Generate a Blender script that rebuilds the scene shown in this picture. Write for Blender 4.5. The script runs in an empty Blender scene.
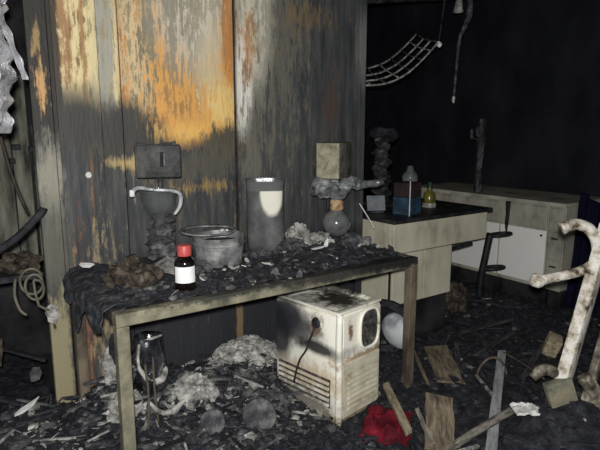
import bpy, bmesh, math, random
from mathutils import Vector, Matrix, noise as mn

S = bpy.context.scene
COL = S.collection
PI = math.pi

# ------------------------------------------------------------------ camera
CAM_H = 1.5
cam_d = bpy.data.cameras.new('camera')
cam_d.sensor_width = 36.0
cam_d.lens = 540.0 / 600.0 * 36.0
cam_d.clip_start = 0.02
cam = bpy.data.objects.new('camera', cam_d)
COL.objects.link(cam)
cam.location = (0, 0, CAM_H)
cam.rotation_euler = (math.radians(90 - 10.18), 0, math.radians(54.95 - 90))
S.camera = cam

# ------------------------------------------------------------------ light
w = bpy.data.worlds.new('world')
S.world = w
w.use_nodes = True
w.node_tree.nodes['Background'].inputs[0].default_value = (0.75, 0.85, 1.0, 1)
w.node_tree.nodes['Background'].inputs[1].default_value = 0.2
# the photographer's flash, just above the lens: the only lamp in the burnt-out room
fl_d = bpy.data.lights.new('camera_flash', 'POINT')
fl_d.energy = 330
fl_d.shadow_soft_size = 0.03
fl_d.color = (1.0, 0.995, 0.98)
fl = bpy.data.objects.new('camera_flash', fl_d)
COL.objects.link(fl)
fl.location = (-0.03, -0.02, CAM_H + 0.08)

S.view_settings.view_transform = 'Standard'
S.view_settings.look = 'None'
S.view_settings.exposure = 0.0
S.view_settings.gamma = 1.0
S.view_settings.use_curve_mapping = False


# ------------------------------------------------------------------ materials
def lin(c):
    r = []
    for v in c:
        v = v / 255.0
        r.append(v / 12.92 if v <= 0.04045 else ((v + 0.055) / 1.055) ** 2.4)
    return (r[0], r[1], r[2], 1.0)


class NT:
    def __init__(s, name):
        s.m = bpy.data.materials.new(name)
        s.m.use_nodes = True
        s.t = s.m.node_tree
        s.n = s.t.nodes
        s.p = s.n['Principled BSDF']
        s.tc = s.n.new('ShaderNodeTexCoord').outputs['Object']

    def link(s, a, b):
        s.t.links.new(a, b)

    def math(s, op, a, b=None, c=None, clamp=False):
        n = s.n.new('ShaderNodeMath')
        n.operation = op
        n.use_clamp = clamp
        for i, v in enumerate((a, b, c)):
            if v is None:
                continue
            if isinstance(v, (int, float)):
                n.inputs[i].default_value = v
            else:
                s.link(v, n.inputs[i])
        return n.outputs[0]

    def vec(s, op, a, b=None):
        n = s.n.new('ShaderNodeVectorMath')
        n.operation = op
        for i, v in enumerate((a, b)):
            if v is None:
                continue
            if isinstance(v, (tuple, list)):
                n.inputs[i].default_value = v
            else:
                s.link(v, n.inputs[i])
        return n.outputs['Value'] if op in ('LENGTH', 'DOT_PRODUCT') else n.outputs[0]

    def noise(s, scale, stretch=(1, 1, 1), detail=6, rough=0.6, src=None, col=False):
        v = s.vec('MULTIPLY', src or s.tc, tuple(scale * k for k in stretch))
        n = s.n.new('ShaderNodeTexNoise')
        n.inputs['Scale'].default_value = 1.0
        n.inputs['Detail'].default_value = detail
        n.inputs['Roughness'].default_value = rough
        s.link(v, n.inputs['Vector'])
        return n.outputs['Color'] if col else n.outputs['Fac']

    def ramp(s, fac, cols, lo, hi):
        n = s.n.new('ShaderNodeValToRGB')
        e = n.color_ramp.elements
        k = len(cols)
        while len(e) < k:
            e.new(0.5)
        for i, c in enumerate(cols):
            e[i].position = lo + (hi - lo) * i / max(1, k - 1)
            e[i].color = lin(c)
        s.link(fac, n.inputs[0])
        return n.outputs[0]

    def mix(s, fac, a, b):
        n = s.n.new('ShaderNodeMix')
        n.data_type = 'RGBA'
        for sock, v in ((n.inputs[0], fac), (n.inputs[6], a), (n.inputs[7], b)):
            if isinstance(v, (tuple, list)):
                sock.default_value = v
            elif isinstance(v, (int, float)):
                sock.default_value = v
            else:
                s.link(v, sock)
        return n.outputs[2]


def mat(name, cols, scale=6, stretch=(1, 1, 1), lo=0.35, hi=0.65, rough=0.8, metal=0.0, bump=0.4,
        bscale=45, bstretch=(1, 1, 1), blobs=(), warp=0.0, brk=(30, (1, 1, 1)), trans=0.0, spec=0.3, alpha=None,
        coat=0.0):
    """cols: noise-ramped base colours; blobs: paint, rust, soot, ash and painted-shadow patches of fixed place
    (centre, radii, colour, softness, break-up, amount, square?)"""
    T = NT(name)
    base = T.ramp(T.noise(scale, stretch), cols, lo, hi)
    if blobs:
        P = T.tc
        if warp:
            wv = T.vec('SUBTRACT', T.noise(5, col=True, detail=4), (0.5, 0.5, 0.5))
            P = T.vec('ADD', P, T.vec('MULTIPLY', wv, (warp, warp, warp)))
        st = T.noise(brk[0], brk[1], detail=9, rough=0.72)
        mo = T.noise(brk[0] * 0.8, tuple(k ** 0.35 for k in brk[1]), detail=9, rough=0.75)
        bn = T.math('ADD', T.math('MULTIPLY', st, 1.1), T.math('MULTIPLY_ADD', mo, 0.9, -1.0))
        for b in blobs:
            c, r, colr, soft, br, amt = b[:6]
            sq = len(b) > 6 and b[6]
            d = T.vec('MULTIPLY', T.vec('SUBTRACT', P, tuple(c)), tuple(1.0 / k for k in r))
            if sq:
                d = T.vec('ABSOLUTE', d)
                sp = T.n.new('ShaderNodeSeparateXYZ')
                T.link(d, sp.inputs[0])
                ln = T.math('MAXIMUM', T.math('MAXIMUM', sp.outputs[0], sp.outputs[1]), sp.outputs[2])
            else:
                ln = T.vec('LENGTH', d)
            v = T.math('MULTIPLY', T.math('SUBTRACT', 1.0, ln), 1.0 / soft)
            v = T.math('MULTIPLY_ADD', bn, br, v)
            v = T.math('ADD', v, 0.5, clamp=True)
            v = T.math('MULTIPLY', v, amt)
            base = T.mix(v, base, lin(colr))
    T.link(base, T.p.inputs['Base Color'])
    T.p.inputs['Roughness'].default_value = rough
    T.p.inputs['Metallic'].default_value = metal
    T.p.inputs['Specular IOR Level'].default_value = spec
    T.p.inputs['Transmission Weight'].default_value = trans
    if coat:
        T.p.inputs['Coat Weight'].default_value = coat
    if alpha is not None:
        T.p.inputs['Alpha'].default_value = alpha
    if bump:
        bp = T.n.new('ShaderNodeBump')
        bp.inputs['Strength'].default_value = bump
        bp.inputs['Distance'].default_value = 0.01
        T.link(T.noise(bscale, bstretch, detail=6), bp.inputs['Height'])
        T.link(bp.outputs[0], T.p.inputs['Normal'])
    return T.m


BIG = 1e3


def bxb(x0, x1, z0, z1, col, soft=0.15, br=2.0, amt=1.0):
    return ((0.5 * (x0 + x1), 2.82, 0.5 * (z0 + z1)), (0.5 * (x1 - x0), BIG, 0.5 * (z1 - z0)), col, soft, br, amt, True)


def elb(x, z, rx, rz, col, soft=0.5, br=2.0, amt=1.0):
    return ((x, 2.82, z), (rx, BIG, rz), col, soft, br, amt)


wall_blobs = [
    # soot-free greys on the plain right-hand panel
    elb(1.75, 1.55, 0.22, 0.9, (76, 77, 76), 0.9, 3.0, 0.7),
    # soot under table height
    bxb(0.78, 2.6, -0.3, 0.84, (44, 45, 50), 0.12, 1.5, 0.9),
    # upper left, cream and rust streaked paint
    bxb(0.555, 0.775, 1.64, 2.7, (226, 208, 158), 0.30, 1.8),
    bxb(0.560, 0.650, 1.72, 2.7, (146, 96, 58), 0.7, 6.0, 0.8),
    elb(0.70, 1.95, 0.012, 0.6, (150, 104, 60), 0.8, 6.0, 0.8),
    bxb(0.545, 0.592, 1.45, 2.7, (58, 52, 46), 0.5, 3.0, 0.95),
    elb(0.74, 1.60, 0.03, 0.20, (190, 176, 140), 0.7, 4.0, 0.8),
    # grey strip
    bxb(0.768, 0.875, 1.56, 2.7, (166, 164, 150), 0.25, 1.2),
    elb(0.858, 1.75, 0.014, 0.32, (224, 210, 160), 0.7, 2.0, 0.9),
    # orange board
    bxb(0.875, 1.53, 1.42, 2.7, (224, 166, 90), 0.16, 1.4),
    bxb(0.875, 1.00, 1.60, 2.7, (182, 108, 50), 0.5, 5.5, 0.9),
    elb(0.95, 1.95, 0.09, 0.42, (222, 204, 160), 0.9, 7.0, 0.85),
    elb(1.03, 2.15, 0.05, 0.35, (150, 138, 112), 0.9, 7.0, 0.85),
    elb(0.90, 1.52, 0.10, 0.13, (74, 71, 66), 0.6, 2.0, 1.0),
    elb(1.01, 1.45, 0.12, 0.12, (70, 67, 62), 0.6, 2.5, 1.0),
    elb(1.27, 2.17, 0.23, 0.38, (206, 200, 182), 0.55, 2.6, 0.95),
    elb(1.27, 2.14, 0.22, 0.40, (104, 94, 74), 1.6, 10.0, 0.6),
    elb(1.38, 1.85, 0.08, 0.22, (206, 194, 160), 0.9, 7.0, 0.7),
    bxb(1.455, 1.52, 1.62, 2.7, (186, 122, 62), 0.7, 6.0, 0.8),
    elb(1.44, 1.60, 0.09, 0.14, (240, 206, 130), 0.9, 7.0, 0.8),
    elb(1.25, 1.48, 0.16, 0.05, (240, 190, 104), 0.9, 5.0, 0.8),
    elb(1.47, 1.40, 0.17, 0.11, (84, 78, 66), 0.6, 4.0, 1.0),
    elb(1.30, 1.30, 0.30, 0.10, (92, 88, 76), 0.9, 6.0, 0.7),
    elb(0.66, 1.52, 0.17, 0.15, (66, 65, 62), 0.9, 0.8, 0.95),
    elb(0.83, 1.46, 0.14, 0.13, (66, 65, 62), 0.9, 0.8, 0.9),
    # pale scoured stain on the next panel
    elb(1.665, 2.24, 0.12, 0.52, (200, 194, 174), 0.4, 2.4),
    elb(1.585, 1.76, 0.062, 0.30, (224, 219, 206), 0.45, 2.2),
    elb(1.615, 1.97, 0.040, 0.19, (190, 134, 76), 0.9, 7.0, 0.85),
    elb(1.80, 2.08, 0.15, 0.50, (116, 111, 97), 1.2, 6.0, 0.6),
    elb(1.64, 1.35, 0.06, 0.35, (110, 107, 96), 0.9, 6.0, 0.7),
    elb(2.06, 2.16, 0.13, 0.06, (122, 102, 70), 1.2, 6.0, 0.6),
    elb(2.22, 1.63, 0.05, 0.16, (86, 68, 58), 1.2, 7.0, 0.7),
    elb(2.47, 2.02, 0.04, 0.22, (120, 122, 116), 0.7, 2.0, 0.7),
    # ochre remnants lower down
    elb(1.33, 1.175, 0.125, 0.026, (166, 138, 84), 1.4, 5.0, 0.75),
    elb(0.885, 1.325, 0.075, 0.026, (196, 172, 118), 1.1, 3.0, 0.85),
    # corner post
    bxb(0.44, 0.562, 1.44, 2.9, (50, 48, 44), 0.12, 1.5, 0.97),
    elb(0.497, 1.70, 0.022, 0.085, (196, 156, 104), 1.0, 5.0),
    elb(0.490, 1.885, 0.014, 0.070, (160, 134, 92), 0.6, 4.0, 0.9),
    elb(0.505, 1.25, 0.055, 0.17, (150, 146, 130), 0.9, 3.0, 0.9),
    elb(0.50, 0.92, 0.060, 0.22, (98, 96, 84), 0.8, 1.5, 0.8),
    bxb(0.43, 0.535, -0.2, 0.62, (146, 137, 108), 0.4, 4.0),
    # lower left, rust and cream
    elb(0.635, 0.46, 0.035, 0.34, (128, 84, 56), 1.2, 6.0, 0.8),
    elb(0.72, 0.50, 0.06, 0.26, (150, 134, 104), 1.2, 7.0, 0.9),
    elb(0.585, 0.30, 0.03, 0.34, (130, 114, 84), 0.9, 5.0),
    elb(1.00, 0.62, 0.05, 0.18, (100, 74, 54), 0.8, 5.0, 0.6),
    bxb(1.495, 1.545, 0.1, 0.85, (122, 106, 78), 0.4, 2.5),
]
M = {}
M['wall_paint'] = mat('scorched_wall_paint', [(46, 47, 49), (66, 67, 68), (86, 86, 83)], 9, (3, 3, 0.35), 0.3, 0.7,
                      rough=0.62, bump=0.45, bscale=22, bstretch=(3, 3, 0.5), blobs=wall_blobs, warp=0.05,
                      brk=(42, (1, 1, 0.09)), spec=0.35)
M['soot'] = mat('soot_black', [(20, 20, 22), (40, 40, 42), (56, 55, 54)], 4, (1, 1, 1), rough=0.85, bump=0.6, spec=0.15)
M['soot_ceiling'] = mat('soot_ceiling', [(26, 27, 31), (40, 41, 45)], 5, rough=0.9, bump=0.6, spec=0.1)
M['far_wall'] = mat('soot_far_wall', [(27, 28, 33), (40, 41, 46), (66, 50, 42)], 2.2, (1, 1, 0.6), 0.4, 0.85, rough=0.9, bump=0.5, spec=0.1)
M['plank_grey'] = mat('scorched_plank', [(44, 44, 40), (96, 95, 84), (128, 126, 112)], 7, (2, 2, 0.4), rough=0.8)
M['char'] = mat('charred', [(24, 24, 28), (42, 42, 47), (62, 62, 66)], 16, lo=0.38, hi=0.72, rough=0.75, bump=0.8, bscale=70)
M['rubble'] = mat('char_rubble', [(24, 25, 29), (40, 41, 46), (58, 59, 64), (92, 92, 94)], 21, lo=0.36, hi=0.80, rough=0.75, bump=1.0, bscale=60)
M['ash'] = mat('ash_grey', [(46, 47, 50), (80, 80, 82), (124, 123, 120)], 18, lo=0.34, hi=0.7, rough=0.95, bump=0.9, bscale=55, spec=0.1)
M['ash_bed'] = mat('ash_bed', [(28, 28, 32), (54, 55, 58), (104, 104, 103), (158, 156, 150)], 13, lo=0.34, hi=0.74, rough=0.95, bump=1.0, bscale=60, spec=0.1)
M['ash_pale'] = mat('ash_pale', [(84, 83, 80), (150, 148, 142), (200, 197, 190)], 20, lo=0.32, hi=0.66, rough=0.95, bump=0.8, bscale=55, spec=0.1)
M['ash_brown'] = mat('ash_brown', [(30, 27, 26), (72, 64, 56), (116, 104, 90)], 26, lo=0.35, hi=0.72, rough=0.9, bump=1.0, bscale=60, spec=0.15)
M['table_metal'] = mat('scorched_table_frame', [(56, 54, 46), (104, 100, 84), (132, 127, 106)], 8, (1, 1, 1), 0.3, 0.62, rough=0.6, bump=0.3)
M['rail'] = mat('scorched_rail_painted_shadow', [(60, 58, 49), (112, 108, 90), (140, 135, 113)], 8, (1, 1, 1), 0.3, 0.62, rough=0.6, bump=0.4,
                blobs=[((1.25, 0, 0.8), (0.55, 1, 0.045), (46, 45, 43), 0.5, 2.5, 0.9), ((0.55, 0, 0.80), (0.35, 1, 0.018), (50, 49, 46), 0.8, 4.0, 0.9),  # dark right-hand patches: char drips plus shadow painted into the rail colour
                       ((1.5, 0, 0.79), (0.3, 1, 0.03), (34, 33, 33), 0.6, 3.0, 0.9)], warp=0.03, brk=(24, (1, 1, 1)))
M['table_top'] = mat('burnt_table_top', [(24, 24, 25), (48, 48, 48), (86, 84, 78)], 10, lo=0.35, hi=0.7, rough=0.6, bump=0.5)
M['leg_brown'] = mat('heat_browned_leg', [(54, 48, 42), (92, 82, 70), (118, 106, 90)], 9, (1, 1, 0.4), rough=0.6, bump=0.3)
M['cream'] = mat('scorched_cream_laminate', [(124, 119, 102), (190, 184, 162), (208, 202, 180)], 4, (1, 1, 0.5), 0.25, 0.6, rough=0.6, bump=0.15)
M['cream_dim'] = mat('sooted_cream_laminate', [(112, 109, 98), (166, 162, 146), (188, 184, 168)], 5, (1, 1, 0.5), 0.3, 0.65, rough=0.65, bump=0.15)
M['door_white'] = mat('smoked_white_laminate', [(214, 211, 198), (246, 244, 234), (250, 248, 242)], 4, (1, 1, 0.5), 0.2, 0.5, rough=0.5, bump=0.1)
M['worktop'] = mat('burnt_worktop', [(28, 28, 30), (52, 51, 51), (100, 97, 90)], 9, lo=0.4, hi=0.8, rough=0.5, bump=0.4)
M['dark_metal'] = mat('dark_metal', [(26, 26, 28), (46, 46, 48), (74, 73, 71)], 14, rough=0.5, bump=0.4)
M['black_tube'] = mat('black_tube', [(20, 21, 21), (40, 42, 40)], 12, rough=0.45, bump=0.2)
M['foil'] = mat('crumpled_foil', [(150, 150, 154), (230, 230, 234)], 12, rough=0.32, metal=0.55, bump=1.0, bscale=30)
M['foil_white'] = mat('white_flake', [(190, 188, 184), (236, 235, 230)], 14, rough=0.6, bump=0.3)
M['pipe_pale'] = mat('scorched_pale_pipe', [(66, 54, 42), (168, 158, 140), (214, 208, 196), (226, 222, 212)], 15, lo=0.33, hi=0.62, rough=0.5, bump=0.9, bscale=45)
M['pipe_dull'] = mat('scorched_dull_pipe', [(46, 43, 38), (110, 102, 88), (190, 184, 170)], 16, lo=0.35, hi=0.72, rough=0.6, bump=0.8, bscale=50)
M['wood_pale'] = mat('weathered_wood', [(66, 63, 58), (112, 108, 98), (138, 133, 122)], 10, (1, 6, 6), rough=0.8, bump=0.4, bstretch=(0.2, 2, 2))
M['wood_tan'] = mat('tan_wood', [(52, 45, 38), (100, 89, 74), (132, 120, 100)], 10, (1, 6, 6), 0.3, 0.65, rough=0.8, bump=0.4, bstretch=(0.2, 2, 2))
M['wood_light'] = mat('pale_split_wood', [(96, 86, 70), (148, 136, 112), (172, 160, 136)], 10, (1, 6, 6), rough=0.8, bump=0.3)
M['char_lath'] = mat('charred_lath', [(30, 30, 33), (58, 58, 60), (84, 82, 79)], 10, (1, 6, 6), rough=0.7, bump=0.5)
M['lath'] = mat('grey_lath', [(120, 122, 124), (164, 166, 166)], 10, (1, 6, 6), rough=0.7, bump=0.3)
M['cable_pale'] = mat('pale_cable', [(74, 70, 60), (112, 106, 92)], 20, rough=0.6, bump=0.2)
M['cable_dark'] = mat('dark_cable', [(24, 22, 20), (62, 52, 44)], 30, rough=0.6, bump=0.3)
M['red_cap'] = mat('red_plastic_cap', [(166, 58, 56), (192, 92, 88)], 20, rough=0.4, bump=0.1)
M['amber'] = mat('dark_amber_glass', [(14, 9, 8), (24, 15, 12)], 10, rough=0.12, bump=0.0, spec=0.6, coat=0.5)
M['label'] = mat('white_paper_label', [(226, 224, 222), (240, 238, 236)], 10, rough=0.7, bump=0.05)
M['pot'] = mat('sooted_galvanised', [(72, 74, 74), (130, 131, 130), (178, 178, 174)], 14, (1, 1, 1), 0.3, 0.7, rough=0.42, metal=0.25, bump=0.5, bscale=35)
M['pot_dark'] = mat('pot_inside', [(26, 26, 28), (58, 58, 60)], 12, rough=0.5, bump=0.4)
M['glass_soot'] = mat('sooted_glass', [(62, 64, 65), (88, 89, 89), (116, 116, 112)], 12, (1, 1, 0.6), 0.3, 0.7, rough=0.22, bump=0.15, spec=0.6,
                      blobs=[((0.036, -0.12, 0.345), (0.066, 0.09, 0.135), (232, 228, 212), 0.22, 0.5, 1.0),
                             ((0.0, -0.12, 0.40), (0.2, 0.2, 0.048), (96, 98, 98), 0.12, 0.4, 1.0, True)], warp=0.012)
M['glass_clear'] = mat('smoked_clear_glass', [(90, 92, 92), (130, 132, 132)], 10, rough=0.08, bump=0.1, spec=0.8, alpha=0.22, coat=0.8)
M['glass_bright'] = mat('pale_smoked_glass', [(120, 122, 122), (196, 198, 198)], 12, rough=0.12, bump=0.2, spec=0.8, coat=0.5)
M['flask'] = mat('smoked_flask_glass', [(70, 73, 72), (112, 115, 113), (134, 134, 130)], 10, lo=0.3, hi=0.75, rough=0.08, bump=0.05, spec=0.8, alpha=0.86, coat=0.8)
M['copper'] = mat('scorched_brass', [(120, 90, 64), (206, 176, 138)], 22, rough=0.5, bump=0.5)
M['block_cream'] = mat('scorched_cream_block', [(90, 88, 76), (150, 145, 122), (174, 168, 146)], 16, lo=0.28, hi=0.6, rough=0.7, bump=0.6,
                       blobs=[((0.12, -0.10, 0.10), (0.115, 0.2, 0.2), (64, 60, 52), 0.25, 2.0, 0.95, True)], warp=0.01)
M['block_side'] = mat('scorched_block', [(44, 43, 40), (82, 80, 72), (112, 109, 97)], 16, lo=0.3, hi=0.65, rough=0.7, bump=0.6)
M['foil_dull'] = mat('ash_dulled_foil', [(62, 64, 66), (116, 118, 119), (168, 169, 168)], 14, lo=0.3, hi=0.68, rough=0.4, metal=0.15, bump=0.7, bscale=40)
M['table_dust'] = mat('table_dust', [(26, 27, 30), (48, 49, 53), (74, 75, 77), (122, 121, 118)], 22, lo=0.34, hi=0.76, rough=0.85, bump=1.0, bscale=60)
M['head_grey'] = mat('burnt_grey_housing', [(30, 30, 31), (56, 56, 55), (86, 85, 80)], 12, (1, 1, 0.5), 0.3, 0.72, rough=0.55, bump=0.5)
M['blue'] = mat('blue_plastic', [(30, 46, 58), (48, 78, 98)], 12, rough=0.6, bump=0.3)
M['maroon'] = mat('dark_maroon', [(34, 26, 28), (58, 42, 42)], 12, rough=0.7, bump=0.3)
M['navy'] = mat('navy_cloth', [(13, 13, 28), (20, 20, 44)], 8, rough=0.9, bump=0.3, spec=0.1)
M['yellow_glass'] = mat('yellow_green_glass', [(66, 64, 26), (116, 106, 36)], 20, rough=0.25, bump=0.1, spec=0.6)
M['green_cap'] = mat('green_cap', [(22, 46, 34), (30, 60, 44)], 20, rough=0.5)
M['grey_screen'] = mat('grey_panel', [(96, 100, 104), (128, 132, 136)], 12, rough=0.5, bump=0.2)
M['red_cloth'] = mat('red_cloth', [(38, 14, 18), (104, 22, 36), (150, 40, 56)], 9, lo=0.3, hi=0.75, rough=0.85, bump=0.5, spec=0.15)
M['bowl_white'] = mat('pale_enamel', [(70, 72, 76), (150, 153, 158), (196, 198, 200)], 7, lo=0.25, hi=0.55, rough=0.45, bump=0.3)
M['stained_block'] = mat('rust_stained_block', [(78, 77, 66), (116, 114, 98), (132, 128, 108), (176, 98, 54)], 9, lo=0.35, hi=0.72, rough=0.8, bump=0.6)
M['melt_glass'] = mat('melted_glass', [(22, 22, 24), (60, 61, 64), (190, 190, 186)], 14, (1, 1, 0.5), 0.45, 0.76, rough=0.15, bump=0.6, bscale=22, spec=0.8, coat=0.6)

# enamel appliance: soot band and burns in its own coordinates
W_, D_, H_ = 0.35, 0.46, 0.605
ap_blobs = [
    # side face (x = 0): soot band running down across it
    ((0.0, 0.40, 0.50), (0.2, 0.16, 0.11), (44, 46, 52), 0.7, 0.8, 0.95),
    ((0.0, 0.30, 0.46), (0.2, 0.17, 0.09), (52, 53, 58), 0.8, 0.5, 0.85),
    ((0.0, 0.44, 0.40), (0.2, 0.10, 0.16), (40, 42, 48), 0.6, 0.6, 0.95),
    ((0.0, 0.15, 0.385), (0.2, 0.15, 0.035), (38, 38, 40), 0.8, 0.6, 0.95),
    ((0.0, 0.16, 0.50), (0.2, 0.045, 0.06), (96, 76, 58), 0.8, 3.0, 0.9),
    ((0.0, 0.20, 0.22), (0.2, 0.25, 0.06), (176, 150, 108), 0.9, 3.0, 0.6),
    ((0.0, 0.30, 0.05), (0.2, 0.30, 0.10), (92, 84, 70), 0.8, 2.5, 0.8),
    # front face (y = 0): heat tan and rust
    ((0.20, 0.0, 0.33), (0.2, 0.1, 0.03), (150, 112, 70), 0.8, 4.0, 0.8),
    ((0.09, 0.0, 0.49), (0.018, 0.1, 0.05), (120, 74, 44), 0.8, 4.0, 0.9),
    ((0.33, 0.0, 0.30), (0.03, 0.1, 0.35), (150, 134, 98), 0.9, 3.0, 0.7),
    ((0.20, 0.0, 0.02), (0.25, 0.1, 0.06), (130, 112, 80), 0.8, 3.0, 0.8),
    # top
    ((0.2, 0.2, 0.62), (0.13, 0.17, 0.06), (38, 34, 30), 0.5, 2.5, 0.95),
    ((0.30, 0.30, 0.62), (0.10, 0.15, 0.06), (50, 42, 36), 0.7, 3.0, 0.9),
]
M['enamel'] = mat('scorched_white_enamel', [(196, 184, 152), (232, 226, 206), (238, 234, 220)], 7, lo=0.22, hi=0.5, rough=0.45, bump=0.15,
                  blobs=ap_blobs, warp=0.04, brk=(22, (1, 1, 1)))
M['enamel_tan'] = mat('heat_tanned_panel', [(150, 140, 114), (194, 187, 164), (210, 204, 184)], 9, (1, 1, 2), 0.3, 0.6, rough=0.55, bump=0.2)
M['window_dark'] = mat('smoked_window', [(44, 42, 44), (90, 86, 80), (150, 144, 130)], 26, lo=0.4, hi=0.75, rough=0.3, bump=0.3)


# ------------------------------------------------------------------ mesh helpers
class MB:
    def __init__(s):
        s.v = []
        s.f = []

    def add(s, vs, fs):
        o = len(s.v)
        s.v += [tuple(v) for v in vs]
        s.f += [tuple(i + o for i in f) for f in fs]
        return s

    def box(s, c, d, rot=None, bev=0.0):
        bm = bmesh.new()
        bmesh.ops.create_cube(bm, size=1.0)
        for v in bm.verts:
            v.co = Vector((v.co.x * d[0], v.co.y * d[1], v.co.z * d[2]))
        if bev:
            bmesh.ops.bevel(bm, geom=bm.edges[:], offset=bev, segments=2, affect='EDGES', profile=0.5)
        m = rot.to_matrix() if rot is not None and not isinstance(rot, Matrix) else rot
        vs = [Vector(c) + (m @ v.co if m is not None else v.co) for v in bm.verts]
        bm.verts.index_update()
        fs = [[v.index for v in f.verts] for f in bm.faces]
        bm.free()
        return s.add(vs, fs)

    def span(s, x0, x1, y0, y1, z0, z1, bev=0.0):
        return s.box(((x0 + x1) / 2, (y0 + y1) / 2, (z0 + z1) / 2), (x1 - x0, y1 - y0, z1 - z0), bev=bev)

    def bar(s, a, b, wd, th, upv=(0, 0, 1), bev=0.0):
        a = Vector(a); b = Vector(b)
        x = (b - a).normalized()
        z = Vector(upv)
        y = z.cross(x)
        if y.length < 1e-4:
            y = Vector((0, 1, 0)).cross(x)
        y.normalize()
        z = x.cross(y)
        m = Matrix((x, y, z)).transposed()
        return s.box((a + b) / 2, ((b - a).length, wd, th), m, bev)

    def tube(s, pts, r, n=10, smooth=4, jit=0.0, caps=True, seed=0):
        pts = [Vector(p) for p in pts]
        rr = list(r) if isinstance(r, (list, tuple)) else [r] * len(pts)
        P, R = [], []
        if smooth > 1 and len(pts) > 2:
            for i in range(len(pts) - 1):
                p0 = pts[max(0, i - 1)]; p1 = pts[i]; p2 = pts[i + 1]; p3 = pts[min(len(pts) - 1, i + 2)]
                for k in range(smooth):
                    t = k / smooth
                    P.append(0.5 * ((2 * p1) + (p2 - p0) * t + (2 * p0 - 5 * p1 + 4 * p2 - p3) * t * t + (3 * p1 - p0 - 3 * p2 + p3) * t ** 3))
                    R.append(rr[i] * (1 - t) + rr[i + 1] * t)
            P.append(pts[-1]); R.append(rr[-1])
        else:
            P, R = pts, rr
        vs, fs = [], []
        ref = None
        for i, p in enumerate(P):
            t = (P[min(i + 1, len(P) - 1)] - P[max(i - 1, 0)])
            t.normalize()
            if ref is None:
                ref = t.orthogonal().normalized()
            ref = (ref - t * ref.dot(t))
            ref = ref.normalized() if ref.length > 1e-5 else t.orthogonal().normalized()
            bi = t.cross(ref)
            for k in range(n):
                a = 2 * PI * k / n
                q = R[i]
                if jit:
                    q *= 1 + jit * mn.noise(Vector((p.x * 37 + k * 1.3, p.y * 37 + seed, p.z * 37)))
                vs.append(p + (ref * math.cos(a) + bi * math.sin(a)) * q)
        for i in range(len(P) - 1):
            for k in range(n):
                fs.append((i * n + k, i * n + (k + 1) % n, (i + 1) * n + (k + 1) % n, (i + 1) * n + k))
        if caps:
            fs.append(tuple(range(n - 1, -1, -1)))
            fs.append(tuple((len(P) - 1) * n + k for k in range(n)))
        return s.add(vs, fs)

    def lathe(s, prof, n=28, c=(0, 0, 0), jit=0.0, seed=0, sq=0.0, closed=False):
        """prof: (radius, z). sq>0 squares the section towards a rounded square"""
        vs, fs = [], []
        m = len(prof)
        for i, (r, z) in enumerate(prof):
            for k in range(n):
                a = 2 * PI * k / n
                q = r
                if sq:
                    e = 2 + 6 * sq
                    q = r / ((abs(math.cos(a)) ** e + abs(math.sin(a)) ** e) ** (1 / e))
                x, y = q * math.cos(a), q * math.sin(a)
                if jit:
                    d = jit * mn.noise(Vector((x * 14 + seed, y * 14, z * 14)))
                    x *= 1 + d; y *= 1 + d
                vs.append((c[0] + x, c[1] + y, c[2] + z))
        for i in range(m - 1 if not closed else m):
            j = (i + 1) % m
            for k in range(n):
                fs.append((i * n + k, i * n + (k + 1) % n, j * n + (k + 1) % n, j * n + k))
        if not closed:
            if prof[0][0] > 1e-6:
                fs.append(tuple(range(n - 1, -1, -1)))
            if prof[-1][0] > 1e-6:
                fs.append(tuple((m - 1) * n + k for k in range(n)))
        return s.add(vs, fs)

    def rock(s, c, d, seed, sub=1, amp=0.45):
        rg = random.Random(seed)
        bm = bmesh.new()
        bmesh.ops.create_icosphere(bm, subdivisions=sub, radius=1.0)
        off = Vector((rg.uniform(0, 90), rg.uniform(0, 90), rg.uniform(0, 90)))
        e = Matrix.Rotation(rg.uniform(0, 6.3), 3, Vector((rg.gauss(0, 1), rg.gauss(0, 1), rg.gauss(0, 1) + 0.01)).normalized())
        vs = []
        for v in bm.verts:
            q = v.co.normalized()
            k = 1 + amp * (mn.noise(q * 1.7 + off) * 1.2 + 0.6 * mn.noise(q * 4.1 + off) + (0.4 * mn.noise(q * 9 + off) if sub > 2 else 0))
            q = e @ (q * k)
            vs.append(Vector(c) + Vector((q.x * d[0], q.y * d[1], q.z * d[2])))
        bm.verts.index_update()
        fs = [[v.index for v in f.verts] for f in bm.faces]
        bm.free()
        return s.add(vs, fs)

    def shard(s, c, rx, ry, th, rot, seed, k=6, curl=0.0):
        rg = random.Random(seed)
        m = rot.to_matrix() if hasattr(rot, 'to_matrix') else rot
        pts = []
        for i in range(k):
            a = 2 * PI * (i + rg.uniform(-0.3, 0.3)) / k
            q = rg.uniform(0.65, 1.1)
            pts.append((rx * q * math.cos(a), ry * q * math.sin(a)))
        vs = []
        for sg in (-1, 1):
            for (x, y) in pts:
                vs.append(Vector(c) + m @ Vector((x, y, sg * th / 2 + curl * (x * x) / (rx * rx + 1e-9))))
        # centre ring for curl
        ctr = [Vector(c) + m @ Vector((0, 0, -th / 2)), Vector(c) + m @ Vector((0, 0, th / 2))]
        vs += ctr
        fs = []
        for i in range(k):
            j = (i + 1) % k
            fs += [(i, k + i, k + j, j)[::-1], (2 * k, j, i), (2 * k + 1, k + i, k + j)]
        return s.add(vs, fs)

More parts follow.
